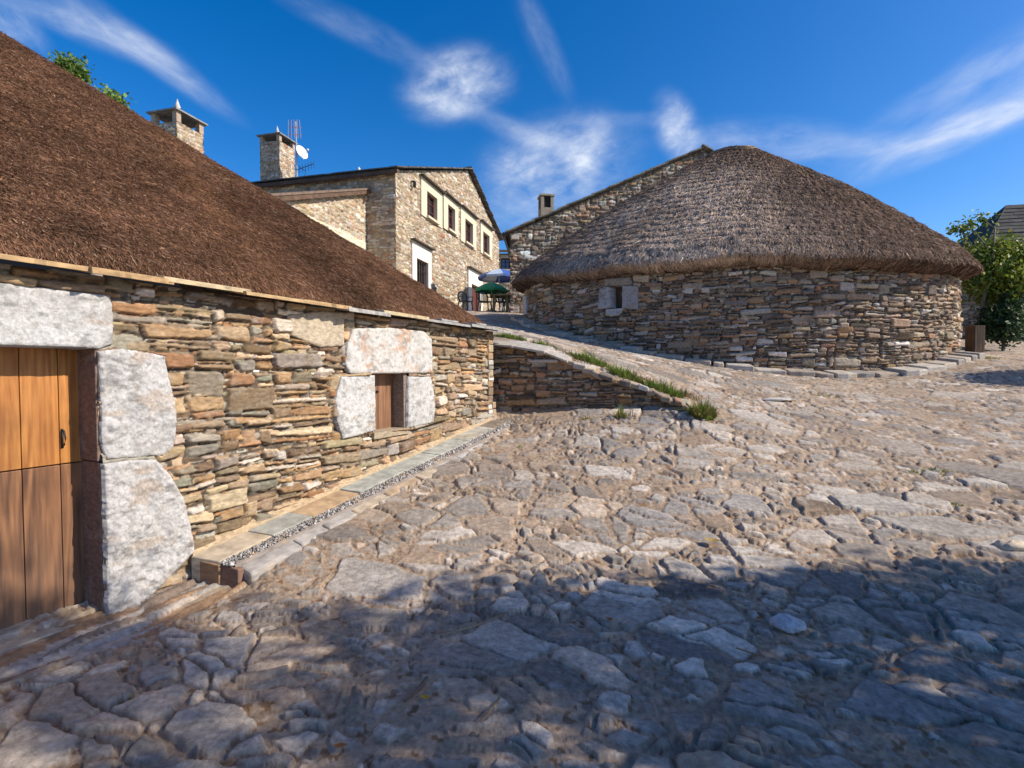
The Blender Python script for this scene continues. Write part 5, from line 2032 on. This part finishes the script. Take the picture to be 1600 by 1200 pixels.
def vegetation():
    # tree at the right
    D = 15.6
    base = at(1531, 541, D)
    base[2] = gz(base[0], base[1]) - 0.03
    c = lambda px, py, d, rx, ry, rz, s: (at(px, py, D + d), (rx, ry, rz), s)
    clumps = [c(1575, 402, 0.4, 0.75, 0.8, 0.55, 3.0), c(1545, 396, 0.3, 0.55, 0.6, 0.45, 1.6), c(1602, 412, 0.2, 0.8, 0.8, 0.7, 3), c(1560, 425, 0.0, 0.7, 0.7, 0.4, 2), c(1538, 418, 0.2, 0.5, 0.5, 0.4, 1.3), c(1590, 440, -0.2, 0.6, 0.6, 0.35, 1.5), c(1502, 358, 0.2, 0.26, 0.3, 0.13, 0.22), c(1514, 352, 0.2, 0.16, 0.2, 0.12, 0.14),
              c(1536, 343, 0.2, 0.13, 0.2, 0.15, 0.2), c(1625, 402, 0.3, 0.8, 0.8, 0.8, 2), c(1552, 463, 0.1, 0.45, 0.5, 0.22, 0.7), c(1585, 465, 0.1, 0.55, 0.5, 0.25, 0.9)]
    clumps += [c(1515, 400, 0.3, 0.35, 0.5, 0.35, 1.3), c(1520, 440, 0.1, 0.30, 0.4, 0.35, 0.9), c(1570, 430, 0.2, 0.7, 0.7, 0.6, 3), c(1600, 460, 0.1, 0.6, 0.6, 0.5, 2)]
    tree('leafy_tree', 'bushy green tree with a thin pale trunk growing beside the oval house at far right', 'tree', base,
         [base, at(1530, 500, D), at(1536, 470, D), at(1546, 430, D), at(1556, 405, D)], [0.07, 0.055, 0.05, 0.045, 0.03], clumps, 19000, 0.115, 3,
         cols=[(0.13, 0.20, 0.025), (0.18, 0.25, 0.035), (0.24, 0.28, 0.04), (0.08, 0.14, 0.02), (0.30, 0.29, 0.05)])
    D2 = 15.2
    b2 = at(1568, 535, D2)
    b2[2] = gz(b2[0], b2[1])
    c2 = lambda px, py, d, rx, ry, rz, s: (at(px, py, D2 + d), (rx, ry, rz), s)
    tree('ivy_shrub', 'dark glossy shrub below the tree at far right', 'shrub', b2, [b2, b2 + np.array([0, 0, 0.4]), b2 + np.array([0.05, 0, 0.9])], [0.05, 0.04, 0.03],
         [c2(1565, 500, 0, 0.55, 0.5, 0.5, 2), c2(1550, 512, -0.05, 0.35, 0.4, 0.35, 1), c2(1578, 488, 0, 0.45, 0.4, 0.4, 1.4), c2(1572, 520, -0.1, 0.4, 0.4, 0.3, 1)], 5500, 0.085, 5,
         cols=[(0.03, 0.07, 0.022), (0.045, 0.09, 0.03), (0.022, 0.05, 0.018), (0.06, 0.11, 0.045)], wide=0.8)
    # wooden tub at the foot of the tree
    p = at(1523, 541, 14.2)
    g = gz(p[0], p[1])
    t = thing('wooden_planter', 'brown wooden plank planter standing by the corner of the oval house', 'planter', (p[0], p[1], g))
    b = MB()
    w, h = 0.14, at(1520, 509, 14.2)[2] - g
    n = 4
    for k in range(n):
        for sx, sy, axx in ((0, -1, 0), (0, 1, 0), (-1, 0, 1), (1, 0, 1)):
            o = -w + 2 * w * (k + 0.5) / n
            cx, cy = (o, sy * w) if axx == 0 else (sx * w, o)
            hx, hy = (w / n - 0.004, 0.014) if axx == 0 else (0.014, w / n - 0.004)
            b.box((p[0] + cx, p[1] + cy, g + h / 2), (hx, 0, 0), (0, hy, 0), (0, 0, h / 2), (0.2 * k, 0.3, 0.1 * k))
    b.build('planks', M_OLDWOOD, t)
    b = MB()
    b.box((p[0], p[1], g + h - 0.10), (w - 0.02, 0, 0), (0, w - 0.02, 0), (0, 0, 0.04), (0.08, 0.06, 0.04))
    b.build('soil', M_SLAB, t)
    # tree peeping over the thatched roof
    D = 13.0
    q = at(150, 400, D)
    q[2] = 2.5
    cl = [(at(110, 106, D), (0.24, 0.3, 0.17), 2), (at(122, 122, D), (0.22, 0.3, 0.2), 1.2), (at(181, 158, D), (0.17, 0.3, 0.10), 0.7), (at(168, 160, D), (0.2, 0.3, 0.10), 0.4), (at(115, 215, D), (0.6, 0.5, 0.5), 2), (at(165, 235, D), (0.6, 0.5, 0.5), 2)]
    tree('hidden_tree', 'light green treetop peeping over the left thatched roof', 'tree', q, [q, at(148, 300, D), at(145, 250, D)], [0.14, 0.11, 0.07], cl, 4200, 0.10, 8,
         cols=[(0.12, 0.20, 0.03), (0.16, 0.25, 0.04), (0.20, 0.28, 0.06), (0.09, 0.16, 0.03)])
    # trees outside the frame whose shadows fall on the lane
    sh = np.array([-sun_dir.x, -sun_dir.y]) / sun_dir.z       # shadow shift per metre of height

    def caster(name, label, X, Y, H, clumps, n, leaf, seed):
        g = gz(X, Y)
        base = np.array([X, Y, g - 0.05])
        tree(name, label, 'tree', base, [base, base + np.array([0.05, 0.1, H * 0.3]), base + np.array([-0.1, 0.05, H * 0.6])], [0.17, 0.14, 0.08], clumps, n, leaf, seed, limb_r=0.012)

    # where on the ground (x, y) each clump's shade should land, at what height it hangs
    def cl(gx, gy, h, rx, ry, rz, s):
        z0 = gz(gx, gy)
        return ((gx - sh[0] * (h - z0), gy - sh[1] * (h - z0), h), (rx, ry, rz), s)
    rr = random.Random(14)
    dense, loose = [], []
    edge = lambda x: (3.40 - 0.10 * max(0, x - 1.0)) if x > 0.4 else 3.40 - 0.12 * (0.4 - x)
    gx = -0.2
    while gx < 5.4:
        gy = -0.6
        while gy < edge(gx) - 0.25:
            if rr.random() > 0.19 + 0.10 * (gx > 1.4):
                r = rr.uniform(0.30, 0.46)
                dense.append(cl(gx + rr.uniform(-0.14, 0.14), gy + rr.uniform(-0.14, 0.14), 4.7 - 0.45 * gx + rr.uniform(-0.35, 0.35), r * 1.1, r, 0.35, 1.0))
            gy += 0.52
        gx += 0.56
    for k in range(24):
        x = rr.uniform(0.2, 4.8)
        dense.append(cl(x, edge(x) + rr.uniform(-0.22, 0.10), 4.6 - 0.45 * x, rr.uniform(0.2, 0.5), rr.uniform(0.08, 0.18), 0.2, 0.35))
    for k in range(42):
        x = rr.uniform(-3.1, 0.0)
        y = edge(x) + 0.05 - 1.9 * rr.random() ** 1.2
        r = rr.uniform(0.12, 0.26)
        loose.append(cl(x, y, 5.7 - 0.35 * x + rr.uniform(-0.3, 0.3), r * 1.6, r, 0.22, r * r * 12))
    for x, y in ((-2.55, 3.05), (-2.35, 2.85), (-2.75, 2.75)):
        loose.append(cl(x, y, 6.8, 0.22, 0.12, 0.2, 0.3))
    caster('broad_tree', 'broad leafy tree just outside the picture at right', 7.6, 0.4, 4.6, dense, 21000, 0.125, 21)
    caster('tall_tree', 'tall thin-crowned tree outside the picture at right', 6.9, 1.2, 6.2, loose, 4200, 0.10, 22)
    caster('young_tree', 'young open-branched tree outside the picture at right', 12.0, 2.9, 5.4,
           [cl(3.2, 3.45, 5.2, 0.7, 0.25, 0.3, 0.8), cl(4.1, 3.35, 4.8, 0.6, 0.25, 0.3, 0.8), cl(2.4, 3.4, 5.6, 0.6, 0.25, 0.3, 0.9), cl(5.2, 3.0, 4.2, 0.9, 0.5, 0.5, 1.2)], 2600, 0.12, 23)
    caster('corner_tree', 'leafy tree beyond the right edge of the picture', 17.8, 9.6, 5.5,
           [cl(10.6, 10.2, 4.6, 0.9, 0.45, 0.5, 2), cl(11.6, 10.3, 4.2, 1.0, 0.6, 0.6, 2), cl(9.8, 10.0, 4.9, 0.5, 0.25, 0.3, 0.6), cl(12.8, 10.4, 3.8, 1.0, 0.7, 0.6, 2)], 14000, 0.14, 24)


vegetation()


def grass(name, label, cat, c, rx, ry, n, h, seed, cols, ang=0.0, group=None, lean=0.5, base_fn=None, width=0.006):
    rs = np.random.default_rng(seed)
    a, r = rs.random(n) * 2 * math.pi, np.sqrt(rs.random(n))
    dx, dy = r * np.cos(a) * rx, r * np.sin(a) * ry
    ca, sa = math.cos(ang), math.sin(ang)
    x, y = c[0] + dx * ca - dy * sa, c[1] + dx * sa + dy * ca
    z = (ground_z(x, y) if base_fn is None else base_fn(x, y)) - 0.01
    hh = h * np.exp(rs.normal(0, 0.35, n)) * (1.05 - 0.55 * r)
    la = rs.random(n) * 2 * math.pi
    l1 = np.abs(rs.normal(0, lean, n)) + 0.4 * r
    d = np.stack([np.cos(la) * 0.6 + np.cos(a) * 0.4, np.sin(la) * 0.6 + np.sin(a) * 0.4, np.zeros(n)], -1)
    s = np.stack([-d[:, 1], d[:, 0], np.zeros(n)], -1)
    P0 = np.stack([x, y, z], -1)
    up = np.array([0, 0, 1.0])
    P1 = P0 + up * hh[:, None] * 0.6 + d * (hh * l1 * 0.35)[:, None]
    P2 = P0 + up * (hh * np.clip(1 - 0.25 * l1, 0.4, 1))[:, None] + d * (hh * l1)[:, None]
    w = width * np.exp(rs.normal(0, 0.25, n))[:, None]
    v = np.stack([P0 - s * w, P0 + s * w, P1 + s * w * 0.8, P1 - s * w * 0.8, P2 + s * w * 0.15, P2 - s * w * 0.15], 1).reshape(-1, 3)
    i = np.arange(n)[:, None] * 6
    q = np.concatenate([i + np.array([0, 1, 2, 3]), i + np.array([3, 2, 4, 5])])
    cc = np.array(cols)[rs.integers(0, len(cols), n)] * np.exp(rs.normal(0, 0.2, n))[:, None]
    o = np_mesh(name, v, q, M_GRASS, None, col=np.repeat(cc, 6, 0), origin=(c[0], c[1], float(np.mean(z))))
    tag(o, label, cat, group)
    return o


G1 = [(0.15, 0.25, 0.03), (0.20, 0.30, 0.04), (0.10, 0.19, 0.025), (0.26, 0.30, 0.07), (0.32, 0.25, 0.11)]
G2 = [(0.30, 0.22, 0.11), (0.24, 0.15, 0.07), (0.36, 0.27, 0.14), (0.16, 0.14, 0.05)]


def grasses():
    gp = 'grass tufts along the top of the retaining wall'

    def up(px, py, dist=0.35):
        s, z = on_plane(px, py, RA - RN * dist, RD)
        return (RA - RN * dist + RD * s), z
    ang = math.atan2(RD[1], RD[0])
    lst = [(797, 525, 0.20, 0.06, 420, 0.06, 'short bright grass tuft at the top end of the retaining wall, beside the eaves'),
           (850, 543, 0.16, 0.06, 260, 0.055, 'thin low grass patch behind the large coping slabs'),
           (925, 563, 0.24, 0.09, 620, 0.09, 'long grass tuft midway along the retaining wall'),
           (975, 577, 0.18, 0.09, 520, 0.10, 'bushy grass tuft right of the middle of the retaining wall'),
           (1037, 604, 0.20, 0.10, 620, 0.11, 'dense bright grass tuft near the low end of the retaining wall')]
    for i, (px, py, rx, ry, n, h, lb) in enumerate(lst):
        c, z = up(px, py, (0.66, 0.62, 0.5, 0.34, 0.28)[i])
        grass('grass_tuft', lb, 'grass', c, rx * 1.45, ry * 1.3, int(n * 1.6), h * 1.35, 30 + i, G1, ang, gp)
    for i, (px, py, rx, n) in enumerate(((890, 560, 0.5, 420), (1000, 594, 0.5, 520), (1070, 622, 0.22, 200))):
        c, z = up(px, py, 0.45)
        grass('dry_grass', ('straw-coloured dry grass between the green tufts, upper part of the wall', 'straw-coloured dry grass between the green tufts, lower part of the wall', 'dry stalks where the retaining wall dies away')[i], 'grass', c, rx, 0.16, n * 2, 0.075, 40 + i, G2, ang, 'dry grass on the retaining wall', lean=0.9)
    p = at(1098, 648, 7.0)
    grass('grass_tuft', 'thick drooping grass clump at the bottom end of the retaining wall', 'grass', p, 0.17, 0.14, 1200, 0.20, 50, G1 + G2[:2], 0, gp, lean=0.7)
    p = at(970, 664, 7.15)
    o = grass('weed', 'spiky weed with dry seed stalks at the foot of the retaining wall', 'weed', p, 0.08, 0.06, 150, 0.14, 51, G1, 0, None, lean=0.7)
    p = at(978, 664, 7.12)
    grass('dry_weed', 'tall dry seed stalks rising from the weed below the retaining wall', 'weed', p, 0.10, 0.05, 26, 0.24, 52, G2, 0, None, lean=0.5, width=0.004)
    for i, (px, py, Y, rx, ry, n, h, lb) in enumerate([
            (1272, 580, 11.75, 0.30, 0.07, 420, 0.05, 'small grass strip against the curved kerb, below the white foundation stone'),
            (1535, 563, 12.3, 0.36, 0.22, 520, 0.07, 'yellow-green grass patch past the right end of the curved kerb'),
            (1292, 629, 8.7, 0.22, 0.10, 220, 0.03, 'low flat grass patch in the middle of the lane'),
            (1455, 727, 5.5, 0.30, 0.07, 380, 0.025, 'mossy grass line beside the long flat paving slab at right'),
            (1480, 770, 4.75, 0.16, 0.05, 220, 0.022, 'small moss strip below the long flat paving slab at right'),
            (175, 1105, 2.45, 0.10, 0.03, 200, 0.014, 'little moss line in the shaded joint in front of the door'),
            (915, 657, 7.2, 0.06, 0.03, 70, 0.05, 'tiny green tuft against the base of the retaining wall'),
            (812, 684, 6.4, 0.03, 0.02, 50, 0.03, 'tiny green sprig in the paving near the end of the gutter')]):
        p = at(px, py, Y)
        grass('grass_patch', lb, 'grass', p, rx, ry, n, h, 60 + i, G1, 0, 'grass patches in the paving', lean=0.8, width=0.004)


grasses()


# ================================================================== terrace: parasols, table, chairs
def parasol(label, c, radius, z_edge, z_top, gz_, mats, tiltx=0.0, name='parasol'):
    t = thing(name, label, 'parasol', (c[0], c[1], gz_), 'parasols on the terrace')
    b = MB()
    b.tube([(c[0], c[1], gz_), (c[0], c[1], z_top + 0.05)], 0.022, 8)
    b.build('pole', M_WHITEPIPE, t)
    b = MB()
    b.lathe((c[0], c[1], gz_), [(0.01, 0.0), (0.25, 0.0), (0.25, 0.06), (0.05, 0.10), (0.03, 0.3)], 14)
    b.build('base', M_GREY, t)
    n = 8
    for k in range(n):
        b = MB()
        rows = 5
        pts = []
        for i in range(rows + 1):
            f = i / rows
            row = []
            for j in range(4):
                a = 2 * math.pi * (k + j / 3) / n + 0.2
                sag = 1 - 0.05 * math.sin(math.pi * j / 3)
                r = radius * f * sag
                z = z_top - (z_top - z_edge) * (0.35 * f + 0.65 * f * f) - 0.03 * f * math.sin(math.pi * j / 3)
                row.append((c[0] + r * math.cos(a), c[1] + r * math.sin(a), z + tiltx * r * math.cos(a)))
            pts.append(row)
        for i in range(rows):
            for j in range(3):
                q = [pts[i][j], pts[i + 1][j], pts[i + 1][j + 1], pts[i][j + 1]]
                b.add(q, [(0, 1, 2, 3)])
        # valance
        for j in range(3):
            q0, q1 = pts[-1][j], pts[-1][j + 1]
            b.add([q0, q1, (q1[0], q1[1], q1[2] - 0.12), (q0[0], q0[1], q0[2] - 0.12)], [(0, 1, 2, 3)])
        b.build('canopy_panel', mats[k % len(mats)], t)
    b = MB()
    for k in range(n):
        a = 2 * math.pi * k / n + 0.2
        b.tube([(c[0], c[1], z_top - 0.03), (c[0] + radius * math.cos(a), c[1] + radius * math.sin(a), z_edge + 0.01 + tiltx * radius * math.cos(a))], 0.010, 5)
    b.build('ribs', M_WHITEPIPE, t)


def terrace():
    Dg = 27.0
    pg = at(768, 470, Dg)
    g = gz(pg[0], pg[1])
    zt, ze = at(768, 441, Dg)[2], at(768, 453, Dg)[2]
    parasol('domed green parasol over the terrace table', pg, 0.88, ze + 0.02, zt, g, [M_GREEN])
    Db = 30.0
    pb = at(780, 470, Db)
    zt, ze = at(780, 420.5, Db)[2], at(780, 433, Db)[2]
    parasol('blue and pale blue parasol behind the green one', pb, 1.25, ze, zt, gz(pb[0], pb[1]), [M_BLUE, M_BLUE, M_PALEBLUE], tiltx=0.02)
    # table
    pt = at(782, 480, 25.6)
    g = gz(pt[0], pt[1])
    t = thing('wooden_table', 'square weathered wooden table under the green parasol', 'table', (pt[0], pt[1], g))
    zt = at(782, 463, 25.6)[2]
    hw = 0.52
    b = MB()
    for k in range(6):
        y = -hw + 2 * hw * (k + 0.5) / 6
        b.box((pt[0], pt[1] + y, zt), (hw, 0, 0), (0, hw / 6 - 0.005, 0), (0, 0, 0.025), (0.1 * k, 0.3, 0.2 * k))
    b.build('tabletop', M_TABLE, t)
    for sx in (-1, 1):
        for sy in (-1, 1):
            b = MB()
            b.box((pt[0] + sx * 0.33, pt[1] + sy * 0.33, (zt + g) / 2 - 0.03), (0.055, 0, 0), (0, 0.055, 0), (0, 0, (zt - g) / 2))
            b.build('leg', M_TABLE, t)
    # chairs
    labels = ['dark green plastic armchair with its back to the house door', 'dark green plastic armchair with a round back left of the table', 'dark green plastic armchair tucked behind the table, nearer its middle', 'dark green plastic armchair tucked behind the table at its right end']
    spots = [(727, 487, 26.6, 0.6), (757, 486.5, 26.0, 0.35), (784, 486, 27.2, 2.7), (795, 486, 27.0, 3.3)]
    proto = None
    for i, (px, py, Y, rz) in enumerate(spots):
        p = at(px, py, Y)
        p[2] = gz(p[0], p[1])
        if proto is None:
            t = thing('plastic_chair', labels[i], 'chair', (0, 0, 0), 'plastic armchairs on the terrace')
            b = MB()
            b.box((0, 0, 0.43), (0.24, 0, 0), (0, 0.23, 0), (0, 0, 0.018))
            b.build('seat', M_CHAIR, t, bevel=0.01)
            for sx in (-1, 1):
                for sy in (-1, 1):
                    b = MB()
                    b.tube([(sx * 0.22, sy * 0.21, 0.43), (sx * 0.27, sy * 0.26, 0)], [0.03, 0.022], 6)
                    b.build('leg', M_CHAIR, t)
            b = MB()
            pts = [(0.24 * math.cos(a), 0.22 + 0.10 * (math.sin(a) + 0.4), 0.66 + 0.27 * math.sin(a)) for a in np.linspace(-0.9, math.pi + 0.9, 16)]
            b.tube(pts, 0.032, 6)
            b.build('back_hoop', M_CHAIR, t, smooth=True)
            b = MB()
            for k in range(-3, 4):
                x = k * 0.062
                hh = 0.27 * math.sqrt(max(0.05, 1 - (x / 0.24) ** 2))
                b.box((x, 0.28, 0.44 + (0.22 + hh) / 2), (0.018, 0, 0), (0, 0.006, 0), (0, 0.03, (0.22 + hh) / 2))
            b.build('back_slats', plain_mat('pale_grey_green_plastic', (0.10, 0.16, 0.16), 0.4, bump=0), t)
            for sx in (-1, 1):
                b = MB()
                b.tube([(sx * 0.26, -0.22, 0.40), (sx * 0.28, -0.22, 0.64), (sx * 0.28, 0.0, 0.66), (sx * 0.25, 0.26, 0.68)], 0.022, 6)
                b.build('armrest', M_CHAIR, t)
            proto = t
            root = t
        else:
            root = proto.copy()
            COL.objects.link(root)
            for ch in list(proto.children):
                c = ch.copy()
                COL.objects.link(c)
                c.parent = root
            root['label'] = labels[i]
        root.scale = (1.12, 1.12, 1.12)
        root.location = [float(v) for v in p]
        root.rotation_euler = (0, 0, rz)


terrace()


# ================================================================== small things on the paving
def litter():
    rs = random.Random(9)
    M_DRY = col_mat('dry_leaf', rough=0.7, var=0.2, scale=30, bump=0, trans=0.2)

    def leaf(px, py, size, col, label, group=None, rot=None):
        # walk the sight line down to the ground
        d = ray(px, py)
        tt = np.linspace(1.2, 25, 4000)
        z = EYE + tt * d[2]
        gg = ground_z(tt * d[0], tt * d[1])
        i = int(np.argmax(z < gg + 0.012))
        c = np.array([tt[i] * d[0], tt[i] * d[1], gg[i] + 0.024])
        a = rs.uniform(0, 6.28) if rot is None else rot
        u = np.array([math.cos(a), math.sin(a), 0])
        w = np.array([-math.sin(a), math.cos(a), 0])
        b = MB()
        n = 7
        up, lo = [], []
        rows = []
        for k in range(n + 1):
            f = k / n
            hw = 0.30 * size * math.sin(math.pi * f ** 0.8) + 0.001
            curl = 0.25 * size * (f - 0.5) ** 2 * 2
            m = c + u * size * (f - 0.5) + np.array([0, 0, curl])
            rows.append((m - w * hw + np.array([0, 0, hw * 0.35]), m, m + w * hw + np.array([0, 0, hw * 0.3])))
        for k in range(n):
            for j in (0, 1):
                b.add([rows[k][j], rows[k + 1][j], rows[k + 1][j + 1], rows[k][j + 1]], [(0, 1, 2, 3)], col)
        b.tube([rows[0][1], c - u * size * 0.75 + np.array([0, 0, 0.01])], 0.0015, 4, col)
        o = b.build('fallen_leaf', M_DRY, None, origin=c)
        tag(o, label, 'leaf', group)

    leaf(1112, 848, 0.13, (0.50, 0.34, 0.10), 'large yellow fallen leaf on the sunlit paving just above the tree shade', 'fallen leaves', 2.4)
    leaf(664, 1094, 0.045, (0.60, 0.34, 0.03), 'small round orange leaf on a shaded slate, centre foreground', 'fallen leaves')
    for px, py in ((1112, 920), (1185, 970), (953, 972), (1400, 1052), (530, 1172)):
        leaf(px, py, 0.05, (0.35, 0.14, 0.04), 'small rust-brown leaf lying in the shade of the trees', 'fallen leaves in the shade')
    leaf(172, 818 + 20 if False else 690, 0.001, (0.4, 0.2, 0.05), 'x') if False else None

    def stick(pts, r, label, col=(0.30, 0.20, 0.10)):
        P = []
        for px, py in pts:
            d = ray(px, py)
            tt = np.linspace(1.2, 25, 4000)
            gg = ground_z(tt * d[0], tt * d[1])
            i = int(np.argmax(EYE + tt * d[2] < gg + 0.01))
            P.append(np.array([tt[i] * d[0], tt[i] * d[1], gg[i] + 0.03]))
        b = MB()
        b.tube(P, [r, r * 0.9, r * 0.6][:len(P)] if len(P) == 3 else r, 6, col)
        o = b.build('twig', M_DRY, None, origin=P[0], smooth=True)
        tag(o, label, 'twig')
    stick([(795, 962), (740, 985), (690, 997)][:3], 0.004, 'long thin straw-coloured twig across the edge of the tree shade', (0.42, 0.30, 0.17))
    stick([(667, 1066), (655, 1082), (632, 1102)], 0.012, 'thick brown twig lying beside the round orange leaf', (0.20, 0.14, 0.10))
    stick([(780, 1098), (765, 1116), (750, 1134)], 0.005, 'thin brown twig on the dark paving in the centre foreground', (0.26, 0.16, 0.08))
    stick([(1150, 1018), (1178, 1028), (1195, 1032)], 0.004, 'thin twig lying on the shaded paving right of centre', (0.32, 0.18, 0.08))
    # pale rock bedded in the lane at right
    d = at(1583, 832, 4.15)
    for (px, py, Y, r, cl, lb) in ((1583, 830, 3.95, (0.14, 0.09, 0.05), (0.62, 0.50, 0.36), 'pale orange-white rock bedded in the paving at the right edge'),
                                   (1230, 962, 3.02, (0.09, 0.10, 0.035), (0.50, 0.50, 0.50), 'pale knobbly stone in the middle of the tree shade'),
                                   (1213, 641, 8.1, (0.25, 0.12, 0.03), (0.52, 0.48, 0.43), 'smooth pale flat stone in the lane beyond the grass clump')):
        p = at(px, py, Y)
        g = gz(p[0], p[1])
        n, m = 28, 18
        th, ph = np.meshgrid(np.linspace(0, 2 * math.pi, n), np.linspace(0.02, math.pi - 0.02, m), indexing='ij')
        k = 1 + 0.28 * fbm(np.cos(th) * 1.7 + 5, np.sin(th) * 1.7 + np.cos(ph) * 1.3, 5 + int(px), 3) + 0.1 * fbm(np.cos(th) * 6, np.sin(th) * 6 + ph * 3, 8, 2)
        v = np.stack([p[0] + r[0] * k * np.cos(th) * np.sin(ph), p[1] + r[1] * k * np.sin(th) * np.sin(ph), g + 0.012 + r[2] * k * np.cos(ph)], -1)
        c = np.array(cl) * (0.8 + 0.4 * vnoise(th * 3, ph * 4, 4))[..., None]
        o = np_mesh('rock', v.reshape(-1, 3), grid_quads(n, m), M_GRANITE, None, col=c.reshape(-1, 3), smooth=True, origin=(p[0], p[1], g))
        tag(o, lb, 'rock')


litter()

for o in bpy.data.objects:
    if '_org' in o:
        del o['_org']
